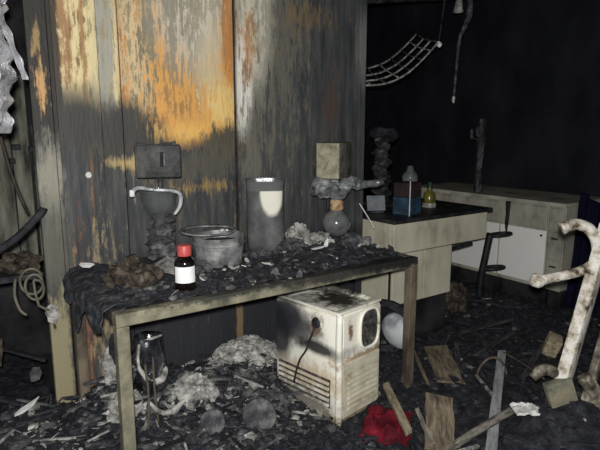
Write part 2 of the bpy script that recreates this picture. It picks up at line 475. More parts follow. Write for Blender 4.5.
    def grid(s, nu, nv, fn, th=0.0, skip=None):
        vs, fs = [], []
        for j in range(nv + 1):
            for i in range(nu + 1):
                vs.append(Vector(fn(i / nu, j / nv)))
        n0 = len(vs)
        quad = []
        for j in range(nv):
            for i in range(nu):
                if skip and skip((i + 0.5) / nu, (j + 0.5) / nv):
                    continue
                a = j * (nu + 1) + i
                quad.append((a, a + 1, a + nu + 2, a + nu + 1))
        fs += quad
        if th:
            # offset along approximate normals -> a sheet with thickness
            nr = [Vector((0, 0, 0)) for _ in range(n0)]
            for q in quad:
                n = (vs[q[1]] - vs[q[0]]).cross(vs[q[3]] - vs[q[0]])
                for i in q:
                    nr[i] += n
            for i in range(n0):
                d = nr[i].normalized() if nr[i].length > 0 else Vector((0, 0, 1))
                vs.append(vs[i] - d * th)
            fs += [tuple(i + n0 for i in q[::-1]) for q in quad]
            cnt = {}
            for q in quad:
                for k in range(4):
                    e = (q[k], q[(k + 1) % 4])
                    cnt[e] = 1
            for (a, b) in cnt:
                if (b, a) not in cnt:
                    fs.append((b, a, a + n0, b + n0))
        return s.add(vs, fs)

    def build(s, name, m, parent=None, smooth=False, loc=None, **tags):
        me = bpy.data.meshes.new(name)
        me.from_pydata(s.v, [], s.f)
        me.validate()
        if smooth:
            for p in me.polygons:
                p.use_smooth = True
            if smooth is not True:
                try:
                    me.set_sharp_from_angle(angle=math.radians(smooth))
                except Exception:
                    pass
        me.materials.append(M[m])
        o = bpy.data.objects.new(name, me)
        COL.objects.link(o)
        if parent is not None:
            o.parent = parent
        if loc is not None:
            o.location = loc
        tag(o, **tags)
        return o


def tag(o, label=None, cat=None, group=None, kind=None):
    if label: o['label'] = label
    if cat: o['category'] = cat
    if group: o['group'] = group
    if kind: o['kind'] = kind
    return o


def thing(name, label, cat, loc, rz=0.0, group=None):
    o = bpy.data.objects.new(name, None)
    o.empty_display_size = 0.05
    COL.objects.link(o)
    o.location = loc
    o.rotation_euler = (0, 0, rz)
    return tag(o, label, cat, group)


from mathutils import Euler


def E3(x, y, z):
    return Euler((math.radians(x), math.radians(y), math.radians(z)))


def fb(x, y, z=0.0, sc=1.0):
    return mn.noise(Vector((x * sc, y * sc, z * sc)))


MOUNDS = [(1.45, 2.62, 0.20, 0.26), (1.02, 2.55, 0.10, 0.22), (0.80, 2.66, 0.20, 0.22), (2.46, 1.22, 0.17, 0.26),
          (0.25, 2.75, 0.10, 0.30), (1.15, 2.30, 0.05, 0.25), (2.1, 2.5, 0.05, 0.3), (3.6, 2.6, 0.05, 0.35), (2.75, 2.0, 0.03, 0.3), (1.72, 1.88, -0.05, 0.2)]


def HZ(x, y):
    h = 0.035 + 0.028 * fb(x, y, 3, 3.1) + 0.022 * fb(x, y, 7, 8.0) + 0.012 * fb(x, y, 1, 19.0) + 0.008 * fb(x, y, 5, 41.0)
    for (mx, my, a, r) in MOUNDS:
        h += a * math.exp(-((x - mx) ** 2 + (y - my) ** 2) / (r * r))
    return max(h, 0.004)


# ------------------------------------------------------------------ setting
MB().span(-3.0, 5.3, -2.5, 5.6, -0.1, 0.0).build('floor', 'soot', kind='structure')
MB().span(-3.0, 5.3, -2.5, 5.6, 3.10, 3.20).build('ceiling', 'soot_ceiling', kind='structure')
MB().span(5.0, 5.1, -2.5, 5.6, 0.0, 3.10).build('wall_right', 'far_wall', kind='structure')
MB().span(-3.0, 5.0, 5.4, 5.5, 0.0, 3.10).build('wall_far', 'far_wall', kind='structure')

# scorched partition wall behind the table, built of a core and separate boards
wb = MB().span(0.47, 2.49, 2.84, 2.92, 0.0, 3.09).build('wall_back', 'soot', kind='structure')


def board(name, x0, x1, y, amp, seed, z0=0.0, z1=3.08, th=0.02):
    nu = max(2, int((x1 - x0) / 0.04))
    nv = 60

    def fn(u, v):
        x = x0 + (x1 - x0) * u
        z = z0 + (z1 - z0) * v
        e = min(1.0, min(u, 1 - u) * 6)
        return (x, y - amp * (0.5 + 0.5 * fb(x * 2.0 + seed, z * 1.1, seed, 1.7)) * (0.4 + 0.6 * e) - 0.002 * fb(x, z, seed, 9), z)
    return MB().grid(nu, nv, fn, th).build(name, 'wall_paint', wb, smooth=50)


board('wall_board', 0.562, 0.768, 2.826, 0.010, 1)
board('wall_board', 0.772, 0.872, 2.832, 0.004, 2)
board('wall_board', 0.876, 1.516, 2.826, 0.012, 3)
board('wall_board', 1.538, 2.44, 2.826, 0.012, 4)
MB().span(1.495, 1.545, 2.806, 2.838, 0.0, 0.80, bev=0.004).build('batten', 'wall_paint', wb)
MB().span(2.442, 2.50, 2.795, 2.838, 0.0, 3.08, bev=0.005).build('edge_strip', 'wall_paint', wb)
# corner post: flat flange, lip on its right side
pm = MB().span(0.45, 0.548, 2.800, 2.838, 0.0, 3.08, bev=0.006)
pm.span(0.538, 0.558, 2.780, 2.81, 0.70, 3.08, bev=0.004)
pm.build('corner_post', 'wall_paint', wb)
MB().lathe([(0.0, 0.0), (0.016, 0.002), (0.016, 0.006), (0.012, 0.010), (0.0, 0.012)], 12).build(
    'screw_cap', 'foil_white', wb, loc=(0.684, 2.812, 1.27)).rotation_euler = (PI / 2, 0, 0)

# wall of the passage beyond the partition's left end, pale planks on it
wl = MB().span(-1.6, 1.3, 3.80, 3.9, 0.0, 3.10).build('wall_left', 'soot', kind='structure')
rg = random.Random(4)
for i, x in enumerate([0.10, 0.235, 0.36, 0.475, 0.59, 0.71]):
    ww = rg.uniform(0.095, 0.112)
    MB().span(x, x + ww, 3.765 - rg.uniform(0, 0.012), 3.80, 0.55 + rg.uniform(-0.1, 0.15), 1.55 + rg.uniform(-0.12, 0.3), bev=0.004).build('plank', 'plank_grey', wl)

# ------------------------------------------------------------------ laboratory table
TX0, TX1, TY0, TY1, TZ = 0.55, 2.2, 2.0, 2.77, 0.8
t = thing('steel_table', 'long steel-framed laboratory table scorched grey, covered in ash and burnt equipment', 'table', (TX0, TY0, 0))
L, Wd = TX1 - TX0, TY1 - TY0
MB().span(0.012, L - 0.012, 0.012, Wd - 0.012, TZ - 0.024, TZ - 0.004, bev=0.003).build('table_top', 'table_top', t)
rail = MB().span(0.0, L, 0.0, 0.05, TZ - 0.052, TZ, bev=0.004)
rail.build('front_rail', 'rail', t)
MB().span(0.0, L, Wd - 0.05, Wd, TZ - 0.052, TZ, bev=0.004).build('back_rail', 'table_metal', t)
MB().span(0.0, 0.05, 0.052, Wd - 0.052, TZ - 0.052, TZ, bev=0.004).build('end_rail', 'table_top', t)
MB().span(L - 0.05, L, 0.052, Wd - 0.052, TZ - 0.052, TZ, bev=0.004).build('end_rail', 'table_metal', t)
for (x, y, mm) in ((0.0, 0.0, 'table_metal'), (L - 0.05, 0.0, 'leg_brown'), (0.0, Wd - 0.05, 'leg_brown'), (L - 0.05, Wd - 0.05, 'leg_brown')):
    MB().span(x, x + 0.05, y, y + 0.05, 0.0, TZ - 0.053, bev=0.004).build('leg', mm, t)

# ------------------------------------------------------------------ white appliance under the table
ap = thing('lab_appliance', 'scorched white metal appliance cabinet with soot-blackened side standing under the table', 'appliance',
           (1.604, 1.95, 0.0), math.radians(10))
b = MB().span(0.0, W_, 0.012, D_, 0.0, H_ - 0.02, bev=0.010)
body = b.build('body', 'enamel', ap, smooth=40)
# rim and sunken top


def topf(u, v):
    x = 0.004 + (W_ - 0.008) * u
    y = 0.006 + (D_ - 0.008) * v
    e = min(u, 1 - u, v, 1 - v)
    return (x, y, H_ - (0.016 if e > 0.09 else 0.0) - 0.006 * fb(x, y, 2, 12) * (1 if e > 0.05 else 0))


MB().grid(22, 26, topf, 0.012).build('top_panel', 'enamel', ap, smooth=40)
# front corner edge, bowed and flaking
MB().tube([(0.014, 0.010, 0.0), (0.010, 0.006, 0.2), (0.008, 0.008, 0.4), (0.012, 0.008, H_ - 0.01)], [0.021, 0.019, 0.018, 0.018], 10, 3, 0.15).build('corner_trim', 'enamel', ap, smooth=True)
# front face: upper panel with oval window, lower louvred door
up = MB().span(0.035, W_ - 0.012, 0.002, 0.014, 0.345, H_ - 0.03, bev=0.004).build('front_panel', 'enamel', ap)


def oval(cx, cz, rx, rz, y, n=28):
    out = []
    for k in range(n):
        a = 2 * PI * k / n
        e = 3.2
        q = 1 / ((abs(math.cos(a)) ** e + abs(math.sin(a)) ** e) ** (1 / e))
        out.append(Vector((cx + rx * q * math.cos(a), y, cz + rz * q * math.sin(a))))
    return out


fr = MB()
o1 = oval(0.235, 0.475, 0.078, 0.105, -0.006)
fr.tube(o1 + o1[:1], 0.009, 8, 1)
fr.build('window_frame', 'enamel', up, smooth=True)
pn = MB()
o2 = oval(0.235, 0.475, 0.074, 0.100, -0.003)
pn.add(o2 + [v + Vector((0, 0.006, 0)) for v in o2], [tuple(range(28))] + [(k, (k + 1) % 28, 28 + (k + 1) % 28, 28 + k) for k in range(28)])
pn.build('window_pane', 'window_dark', up)
dr = MB().span(0.035, W_ - 0.012, 0.002, 0.014, 0.03, 0.325, bev=0.004).build('door', 'enamel_tan', ap)
for k in range(7):
    z = 0.075 + k * 0.028
    MB().bar((0.075, -0.001, z), (0.315, -0.001, z), 0.010, 0.012, bev=0.003).build('louvre', 'enamel_tan', dr)
# side louvres
MB().span(-0.003, 0.001, 0.055, 0.435, 0.085, 0.240).build('side_vent', 'window_dark', body)
for k in range(5):
    z = 0.10 + k * 0.030
    MB().bar((-0.006, 0.06, z), (-0.006, 0.43, z), 0.014, 0.014, bev=0.002).build('side_louvre', 'enamel', body)
# cable entry and hanging cord
MB().lathe([(0.012, 0), (0.030, 0.0), (0.026, 0.010), (0.014, 0.012), (0.010, 0.004)], 14, jit=0.4).build('cable_gland', 'char', body, loc=(0.0, 0.155, 0.515)).rotation_euler = (0, -PI / 2, 0)
MB().tube([(-0.004, 0.155, 0.51), (-0.022, 0.165, 0.46), (-0.012, 0.19, 0.42), (-0.012, 0.215, 0.36), (-0.022, 0.25, 0.30), (-0.016, 0.285, 0.22), (-0.02, 0.30, 0.15)], 0.0055, 8, 5, 0.2).build('power_cord', 'cable_dark', ap, smooth=True)

# ------------------------------------------------------------------ peninsula bench
PB_X0, PB_X1, PB_Y0, PB_Y1 = 2.53, 3.52, 2.52, 3.42
pw = MB().span(PB_X0 - 0.02, PB_X1 + 0.04, PB_Y0 - 0.02, PB_Y1 + 0.02, 0.872, 0.90, bev=0.004)
pw.build('bench_worktop', 'worktop', label='burnt black worktop lying on the cream peninsula bench', cat='worktop')
pb = thing('peninsula_bench', 'cream laminate laboratory bench with open knee space, behind the right end of the table', 'bench', (PB_X0, PB_Y0, 0))
lx, ly = PB_X1 - PB_X0, PB_Y1 - PB_Y0
MB().span(0.0, lx, 0.0, 0.03, 0.665, 0.871, bev=0.003).build('front_apron', 'cream', pb)
MB().span(0.0, 0.03, 0.031, ly, 0.665, 0.871, bev=0.003).build('end_apron', 'cream', pb)
MB().span(0.012, 0.60, 0.035, 0.055, 0.02, 0.66, bev=0.003).build('back_board', 'soot', pb)
MB().span(0.012, 0.315, 0.012, 0.032, 0.30, 0.655, bev=0.003).build('door_panel', 'cream', pb)
MB().span(0.322, 0.61, 0.012, 0.032, 0.30, 0.655, bev=0.003).build('door_panel', 'cream', pb)
MB().span(0.012, 0.032, 0.06, ly, 0.30, 0.66, bev=0.003).build('end_panel', 'cream', pb)
MB().span(0.034, 0.05, 0.06, ly, 0.0, 0.298).build('end_plinth', 'soot', pb)
MB().span(0.59, 0.61, 0.06, ly, 0.02, 0.66, bev=0.003).build('side_panel', 'cream_dim', pb)
MB().span(lx - 0.04, lx - 0.005, ly - 0.05, ly - 0.005, 0.0, 0.87, bev=0.003).build('leg', 'dark_metal', pb)
MB().bar((0.60, 0.03, 0.625), (0.86, 0.03, 0.635), 0.02, 0.018).build('handle_bar', 'dark_metal', pb)

# ------------------------------------------------------------------ far counter: separate cabinet units, one worktop
FX = 4.2
MB().span(FX - 0.03, 4.85, 2.265, 3.95, 0.872, 0.905, bev=0.004).build('counter_worktop', 'cream_dim', label='long grey cream worktop running across the far cabinets', cat='worktop')
units = [(3.385, 3.90, 'cream_dim', 'smoke-stained cream base cabinet in the far row, behind the peninsula bench'),
         (2.865, 3.375, 'door_white', 'white-doored base cabinet behind the black ring stand'),
         (2.415, 2.855, 'door_white', 'white-doored base cabinet with dark drip stain, beside the drawer pedestal'),
         (2.275, 2.405, 'cream_dim', 'narrow sooty drawer pedestal at the end of the far cabinets')]
for i, (y0, y1, dm, lab) in enumerate(units):
    u = thing('base_cabinet', lab, 'cabinet', (FX, y0, 0), 0, 'far base cabinets')
    wdt = y1 - y0
    MB().span(0.0, 0.58, 0.0, wdt, 0.17, 0.87, bev=0.003).build('body', 'cream_dim', u)
    MB().span(0.05, 0.56, 0.01, wdt - 0.01, 0.0, 0.168).build('plinth', 'soot', u)
    d1 = MB().span(-0.018, -0.001, 0.006, wdt - 0.006, 0.68, 0.855, bev=0.003).build('drawer', 'cream_dim', u)
    if i < 3:
        d2 = MB().span(-0.020, -0.001, 0.004, wdt - 0.004, 0.205, 0.662, bev=0.003).build('door', dm, u)
        hy = 0.04 if i != 1 else wdt - 0.04
        MB().lathe([(0.009, 0), (0.009, 0.012), (0.006, 0.016), (0, 0.017)], 10).build('knob', 'dark_metal', d2, loc=(-0.02, hy, 0.62)).rotation_euler = (0, -PI / 2, 0)
    else:
        for z0, z1 in ((0.44, 0.66), (0.205, 0.425)):
            d2 = MB().span(-0.018, -0.001, 0.006, wdt - 0.006, z0, z1, bev=0.003).build('drawer', 'cream_dim', u)
            MB().bar((-0.024, wdt * 0.3, z1 - 0.05), (-0.024, wdt * 0.7, z1 - 0.05), 0.012, 0.012).build('handle', 'dark_metal', d2)
    if i == 2:
        MB().tube([(-0.026, wdt - 0.07, 0.87), (-0.025, wdt - 0.075, 0.76), (-0.026, wdt - 0.07, 0.68), (-0.025, wdt - 0.072, 0.58)], [0.022, 0.018, 0.016, 0.004], 8, 3, 0.3).build('melted_drip', 'char', u, smooth=True)


# navy cloth slumped over the counter end
def navf(u, v):
    y = 2.235 - 0.24 * u
    d = 0.02 * math.sin(u * 15) + 0.02 * fb(u, v, 1, 5)
    return (4.24 + d + 0.10 * v, y + 0.02 * fb(u, v, 6, 3), 0.02 + (0.98 - 0.15 * u) * v)


MB().grid(26, 20, navf, 0.012).build('navy_cloth', 'navy', smooth=True, label='dark navy cloth standing stiffly beside the end of the far cabinets', cat='cloth')

# ------------------------------------------------------------------ black ring stand in front of the white doors
rs = thing('ring_stand', 'bent black metal stand with two oval rings in front of the white cabinet doors', 'stand', (3.82, 2.76, HZ(3.82, 2.76) - 0.02))
MB().tube([(0, 0, 0.0), (0.0, 0.0, 0.18), (0.015, -0.02, 0.38), (0.035, -0.04, 0.585)], [0.034, 0.031, 0.030, 0.030], 10, 4).build('post', 'black_tube', rs, smooth=True)
for (z, ox, oy) in ((0.575, 0.03, -0.035), (0.285, 0.005, -0.008)):
    p = []
    for k in range(17):
        a = 2 * PI * k / 16
        p.append((ox + 0.075 + 0.085 * math.cos(a + PI) * 0.75 - 0.05 * math.sin(a) * 0.5, oy - 0.055 + 0.085 * math.cos(a) * 0.65 - 0.05 * math.sin(a) * 0.7, z - 0.01 * math.cos(a)))
    MB().tube(p, 0.015, 8, 2, caps=False).build('ring', 'black_tube', rs, smooth=True)
MB().lathe([(0.0, 0), (0.085, 0.0), (0.085, 0.012), (0.03, 0.03), (0, 0.03)], 16, jit=0.15).build('foot', 'black_tube', rs, smooth=40)

# ------------------------------------------------------------------ things on the table
Z0 = TZ
# reagent bottle
bt = thing('reagent_bottle', 'dark amber reagent bottle with red screw cap and white paper label', 'bottle', (0.912, 2.185, Z0))
MB().lathe([(0.0, 0.0), (0.042, 0.0), (0.046, 0.004), (0.046, 0.118), (0.043, 0.130), (0.030, 0.143), (0.024, 0.148), (0.024, 0.160), (0.0, 0.160)], 32).build('glass_body', 'amber', bt, smooth=50)
cp = MB().lathe([(0.0, 0.150), (0.031, 0.150), (0.032, 0.154), (0.032, 0.190), (0.028, 0.196), (0.0, 0.197)], 32)
for k in range(32):
    if k % 2:
        for rr_ in (2, 3):
            i = rr_ * 32 + k
            x, y, z = cp.v[i]
            cp.v[i] = (x * 0.955, y * 0.955, z)
cp.build('screw_cap', 'red_cap', bt, smooth=30)
cam_a = math.atan2(-2.185, -0.912)
lb = MB()
n = 20
for k in range(n + 1):
    a = cam_a - 1.15 + 2.3 * k / n
    for z in (0.034, 0.106):
        lb.v.append((0.0467 * math.cos(a), 0.0467 * math.sin(a), z))
for k in range(n):
    lb.f.append((2 * k, 2 * k + 2, 2 * k + 3, 2 * k + 1))
lbo = lb.build('paper_label', 'label', bt, smooth=True)

# galvanised pot
pot = thing('metal_pot', 'sooty round galvanised pot with flared rim standing on the table', 'pot', (1.245, 2.515, Z0))
MB().lathe([(0.0, 0.0), (0.115, 0.0), (0.120, 0.006), (0.126, 0.05), (0.132, 0.105), (0.136, 0.108), (0.136, 0.118), (0.133, 0.120), (0.137, 0.150),
            (0.133, 0.150), (0.128, 0.120), (0.122, 0.05), (0.112, 0.012), (0.0, 0.012)], 44, jit=0.05).build('bowl', 'pot', pot, smooth=40)
MB().lathe([(0.130, 0.148), (0.152, 0.150), (0.156, 0.156), (0.152, 0.161), (0.132, 0.158)], 44, jit=0.05, closed=True).build('rim', 'pot', pot, smooth=True)
MB().lathe([(0.0, 0.115), (0.06, 0.118), (0.122, 0.112), (0.122, 0.104), (0.0, 0.104)], 30, jit=0.2).build('burnt_contents', 'pot_dark', pot, smooth=True)
MB().rock((0.03, 0.02, 0.168), (0.018, 0.010, 0.008), 3).rock((0.055, 0.015, 0.166), (0.012, 0.008, 0.006), 5).build('ash_flake', 'foil_white', pot)
pot.children[-1].location = (0.0, 0.125, 0.0)

# glass jar
jr = thing('glass_jar', 'tall square-shouldered glass jar, soot-darkened with a clean white patch near its top', 'jar', (1.622, 2.665, Z0), math.radians(-31))
hh = 0.405
MB().lathe([(0.0, 0.0), (0.095, 0.0), (0.104, 0.008), (0.108, 0.05), (0.108, hh - 0.03), (0.112, hh - 0.012), (0.114, hh), (0.106, hh), (0.101, hh - 0.03),
            (0.101, 0.05), (0.097, 0.014), (0.0, 0.012)], 48, sq=0.45).build('glass_wall', 'glass_soot', jr, smooth=45)
p = MB().lathe([(0.105, hh), (0.116, hh + 0.001), (0.118, hh + 0.006), (0.113, hh + 0.010), (0.105, hh + 0.008)], 48, sq=0.45, closed=True)
p.build('lip', 'glass_clear', jr, smooth=True)

# burnt stirrer unit against the wall
st = thing('overhead_stirrer', 'burnt grey overhead stirrer with boxy motor head, glass funnel and ash-caked column', 'stirrer', (0.99, 2.66, Z0), math.radians(-22))
MB().box((0, 0.02, 0.008), (0.24, 0.18, 0.016), bev=0.004).build('base_plate', 'char', st)
MB().tube([(0.0, 0.055, 0.012), (0.0, 0.055, 0.30), (0.005, 0.055, 0.46)], 0.014, 10, 2).build('rod', 'dark_metal', st, smooth=True)
hd = MB().box((0.0, 0.03, 0.535), (0.225, 0.13, 0.165), bev=0.010).build('motor_head', 'head_grey', st, smooth=40)
MB().box((0.018, -0.037, 0.545), (0.016, 0.006, 0.075), bev=0.002).build('slot', 'char', hd)
MB().box((0.030, -0.0385, 0.545), (0.006, 0.004, 0.055), bev=0.001).build('slot_strip', 'ash_pale', hd)
MB().tube([(-0.10, -0.02, 0.622), (-0.03, -0.025, 0.612), (0.03, -0.022, 0.620), (0.09, -0.02, 0.626)], [0.010, 0.008, 0.007, 0.012], 8, 4, 0.5).build('ash_crust', 'ash', hd, smooth=True)
# glass funnel / cup below head
MB().lathe([(0.018, 0.21), (0.03, 0.25), (0.065, 0.285), (0.084, 0.33), (0.088, 0.385), (0.096, 0.392), (0.096, 0.398), (0.082, 0.396), (0.076, 0.335), (0.05, 0.29), (0.014, 0.25)], 28, c=(-0.005, -0.06, 0)).build('glass_funnel', 'glass_clear', st, smooth=60)
MB().tube([(-0.13, -0.09, 0.385), (-0.10, -0.10, 0.412), (-0.02, -0.115, 0.402), (0.06, -0.11, 0.395), (0.10, -0.10, 0.375), (0.098, -0.10, 0.32), (0.07, -0.10, 0.275)], [0.012, 0.010, 0.008, 0.008, 0.010, 0.011, 0.006], 10, 5, 0.25).build('glass_tube', 'glass_bright', st, smooth=True)
MB().box((-0.128, -0.095, 0.386), (0.024, 0.02, 0.035), bev=0.005).build('clamp', 'foil_white', st)
cl = MB()
for k in range(16):
    z = 0.02 + 0.016 * k
    q = 0.06 - 0.022 * (k / 15)
    cl.rock((0.03 * math.sin(k * 1.9), -0.03 + 0.02 * math.cos(k * 2.3), z), (q, q * 0.9, 0.028), 40 + k, 2, 0.5)
cl.build('ash_caked_column', 'ash', st)

# distillation apparatus
da = thing('distillation_set', 'burnt distillation apparatus with round glass flask and cream block head on the table', 'glassware', (2.07, 2.58, Z0))
R_ = 0.088
prof = [(0.0, 0.0)] + [(R_ * math.sin(a), R_ - R_ * math.cos(a)) for a in [PI * k / 18 for k in range(1, 17)]] + [(0.028, 2 * R_ + 0.002), (0.026, 2 * R_ + 0.03), (0.0, 2 * R_ + 0.03)]
MB().lathe(prof, 32, c=(0.0, -0.02, 0.035)).build('round_flask', 'flask', da, smooth=True)
MB().lathe([(0.05, 0.0), (0.07, 0.008), (0.06, 0.04), (0.048, 0.045)], 20, c=(0, -0.02, 0), jit=0.2).build('flask_ring', 'char', da, smooth=40)
nk = MB().lathe([(0.0, 0.205), (0.036, 0.205), (0.044, 0.215), (0.040, 0.235), (0.046, 0.250), (0.038, 0.27), (0.0, 0.272)], 16, c=(0, -0.02, 0.0), jit=0.35)
nk.build('brass_collar', 'copper', da, smooth=40)


def hous(u, v):
    a = 2 * PI * u
    x = -0.18 + 0.37 * v
    e = min(1.0, 6 * min(v + 0.03, 1.03 - v))
    r = (0.060 - 0.022 * v + 0.028 * mn.noise(Vector((x * 13, math.cos(a) * 1.6, math.sin(a) * 1.6))) + 0.012 * mn.noise(Vector((x * 40, math.cos(a) * 4, math.sin(a) * 4)))) * (0.35 + 0.65 * e)
    return (x, -0.02 + r * math.cos(a), 0.335 + 0.02 * v + 0.015 * math.sin(9 * v) + r * 1.05 * math.sin(a))


MB().grid(30, 40, hous, 0.003).build('crumpled_housing', 'foil_dull', da, smooth=25)
MB().tube([(0.15, -0.02, 0.345), (0.24, -0.03, 0.350), (0.31, -0.04, 0.352), (0.36, -0.045, 0.356)], [0.035, 0.022, 0.026, 0.012], 12, 4, 0.3).build('side_arm', 'foil_dull', da, smooth=True)
MB().box((0.30, -0.065, 0.36), (0.02, 0.012, 0.010), bev=0.003).build('valve', 'foil_white', da)
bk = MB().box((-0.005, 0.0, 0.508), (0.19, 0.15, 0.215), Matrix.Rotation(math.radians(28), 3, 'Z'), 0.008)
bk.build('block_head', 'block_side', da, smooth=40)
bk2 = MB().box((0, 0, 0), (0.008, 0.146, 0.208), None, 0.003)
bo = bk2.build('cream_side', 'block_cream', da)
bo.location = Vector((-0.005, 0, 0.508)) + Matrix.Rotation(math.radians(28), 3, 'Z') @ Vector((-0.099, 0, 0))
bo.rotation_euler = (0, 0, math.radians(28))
MB().tube([(0.02, 0.09, 0.0), (0.02, 0.09, 0.3), (0.01, 0.06, 0.45)], 0.012, 8, 2).build('support_rod', 'dark_metal', da, smooth=True)
MB().box((0.0, 0.02, 0.005), (0.22, 0.22, 0.010), bev=0.003).build('base_plate', 'char', da)
MB().tube([(0.115, -0.10, 0.245), (0.16, -0.12, 0.17), (0.215, -0.13, 0.085)], 0.0035, 6, 2).build('thin_rod', 'foil_white', da)


# ash bed and rubble on the table top
def ashz(x, y):
    h = 0.006 + 0.010 * fb(x, y, 2, 7) + 0.012 * fb(x, y, 5, 17) + 0.008 * fb(x, y, 8, 38)
    for (mx, my, a, r) in ((0.72, 2.42, 0.035, 0.14), (1.78, 2.45, 0.03, 0.16), (1.95, 2.30, 0.02, 0.2), (1.5, 2.35, 0.012, 0.15), (0.95, 2.62, 0.03, 0.12)):
        h += a * math.exp(-((x - mx) ** 2 + (y - my) ** 2) / (r * r))
    return TZ - 0.003 + max(0.0015, h)


keep = [(0.912, 2.185, 0.052), (1.245, 2.515, 0.14), (1.622, 2.665, 0.12), (2.07, 2.58, 0.11)]


def asht(u, v):
    x = 0.575 + 1.60 * u
    y = 2.055 + 0.69 * v
    return (x, y, ashz(x, y))


MB().grid(130, 56, asht, 0, skip=lambda u, v: any((0.575 + 1.6 * u - a) ** 2 + (2.055 + 0.69 * v - b_) ** 2 < r * r for a, b_, r in keep)).build(
    'table_ash', 'table_dust', smooth=True, label='dark ash and soot lying over the steel table top', cat='ash', kind='stuff')
rg = random.Random(21)
mk = {'rubble': MB(), 'ash': MB(), 'ash_pale': MB()}
for k in range(1600):
    x = rg.uniform(0.58, 2.17); y = rg.uniform(2.04, 2.74)
    if any((x - a) ** 2 + (y - b_) ** 2 < (r + 0.02) ** 2 for a, b_, r in keep):
        continue
    if y < 2.12 and rg.random() < 0.6:
        continue
    q = rg.choice([0.004, 0.006, 0.008, 0.012, 0.018]) * rg.uniform(0.7, 1.2)
    mm = rg.choices(['rubble', 'ash', 'ash_pale'], [0.74, 0.22, 0.04])[0]
    if rg.random() < 0.7:
        mk[mm].rock((x, y, ashz(x, y) + q * 0.3), (q * rg.uniform(0.8, 1.5), q * rg.uniform(0.8, 1.5), q * 0.7), rg.random())
    else:
        mk[mm].shard((x, y, ashz(x, y) + q * 0.5), q * 1.8, q, 0.002, E3(rg.uniform(-40, 40), rg.uniform(-40, 40), rg.uniform(0, 360)), rg.random())
for mm, lab in (('rubble', 'black crumbs of char scattered over the steel table top'), ('ash', 'grey ash crumbs scattered over the steel table top'), ('ash_pale', 'pale ash specks scattered over the steel table top')):
    mk[mm].build('table_crumbs', mm, label=lab, cat='ash', kind='stuff')


def lump(name, mm, loc, d, seed, label, cat, sub=3, amp=0.5, group=None):
    return MB().rock((0, 0, 0), d, seed, sub, amp).build(name, mm, loc=loc, smooth=False, label=label, cat=cat, group=group)


# charred clump with brown ash, on the table's left end
cb = MB()
rg = random.Random(5)
for k in range(26):
    a = rg.uniform(0, 6.3); q = rg.uniform(0, 0.10)
    cb.rock((q * math.cos(a) * 1.2, q * math.sin(a), rg.uniform(0.0, 0.06) * (1 - q * 6)), (rg.uniform(0.02, 0.045),) * 3, k, 2, 0.6)
cb.build('burnt_clump', 'ash_brown', loc=(0.735, 2.36, ashz(0.735, 2.36) + 0.01), label='porous brown burnt clump on the table end nearest the corner post', cat='debris')
# ash clump in the middle
cb = MB()
for k in range(20):
    a = rg.uniform(0, 6.3); q = rg.uniform(0, 0.06)
    cb.rock((q * math.cos(a), q * math.sin(a), rg.uniform(0.0, 0.12) * (1 - q * 10)), (rg.uniform(0.02, 0.036),) * 3, 90 + k, 2, 0.6)
cb.build('ash_clump', 'ash_pale', loc=(1.79, 2.56, ashz(1.79, 2.56) + 0.01), label='crumbly pale ash clump between the glass jar and the round flask', cat='debris')
cb = MB()
for k in range(18):
    a = rg.uniform(0, 6.3); q = rg.uniform(0, 0.08)
    cb.rock((q * math.cos(a) * 1.3, q * math.sin(a), rg.uniform(0.0, 0.05) * (1 - q * 8)), (rg.uniform(0.018, 0.034),) * 3, 190 + k, 2, 0.6)
cb.build('ash_clump', 'ash', loc=(2.03, 2.36, ashz(2.03, 2.36) + 0.01), label='flat grey ash clump in front of the round flask', cat='debris')


for k, (x, y, n_, rad, hgt, mm, lab) in enumerate(((1.66, 2.45, 36, 0.07, 0.06, 'ash', 'grey ash clump in front of the glass jar'),
        (1.90, 2.50, 40, 0.07, 0.08, 'ash_pale', 'pale ash clump just left of the round flask'),
        (2.12, 2.47, 36, 0.06, 0.05, 'ash_pale', 'pale ash clump right of the round flask, at the table end'),
        (1.46, 2.50, 26, 0.05, 0.04, 'ash', 'small grey ash clump between pot and glass jar'),
        (1.08, 2.42, 26, 0.05, 0.045, 'ash', 'small grey ash clump between folded sheet and pot'))):
    cb = MB()
    for q in range(n_ * 2):
        a = rg.uniform(0, 6.3); d = rad * math.sqrt(rg.random())
        z_ = rg.uniform(0.2, 1.0) * hgt * (1 - (d / rad) ** 2)
        sz = rg.uniform(0.008, 0.02)
        cb.rock((d * math.cos(a) * 1.3, d * math.sin(a), z_), (sz * 1.2, sz, sz * 0.9), 2000 + 100 * k + q, 1, 0.6)
    cb.build('ash_clump', mm, loc=(x, y, ashz(x, y) + 0.004), label=lab, cat='debris')


# charred sheet drooping over the table end
def drape(u, v):
    y = 2.07 + 0.66 * u
    t_ = v * 0.26
    fold = 0.012 * math.sin(u * 19) + 0.012 * fb(u, v, 3, 7)
    if t_ < 0.09:
        return (0.615 - t_, y, 0.822 + 0.010 * fb(u, v, 1, 9) - 0.02 * (t_ / 0.09) ** 4)
    return (0.525 - 0.012 + fold * 0.8 - 0.01 * fb(u, v, 5, 4), y, 0.80 - (t_ - 0.09) * (0.7 + 0.9 * fb(u, 0, 7, 6)))


MB().grid(40, 14, drape, 0.004).build('charred_sheet', 'table_dust', smooth=40, label='charred black sheet drooping over the table end beside the corner post', cat='sheet')


# folded grey sheet, white-edged sheet
def tent(u, v):
    x = -0.12 + 0.24 * u
    y = -0.08 + 0.16 * v
    return (x, y, 0.075 * max(0, 1 - abs(u - 0.42) * 2.0) * (0.5 + 0.5 * v) + 0.008 * fb(u, v, 3, 4))


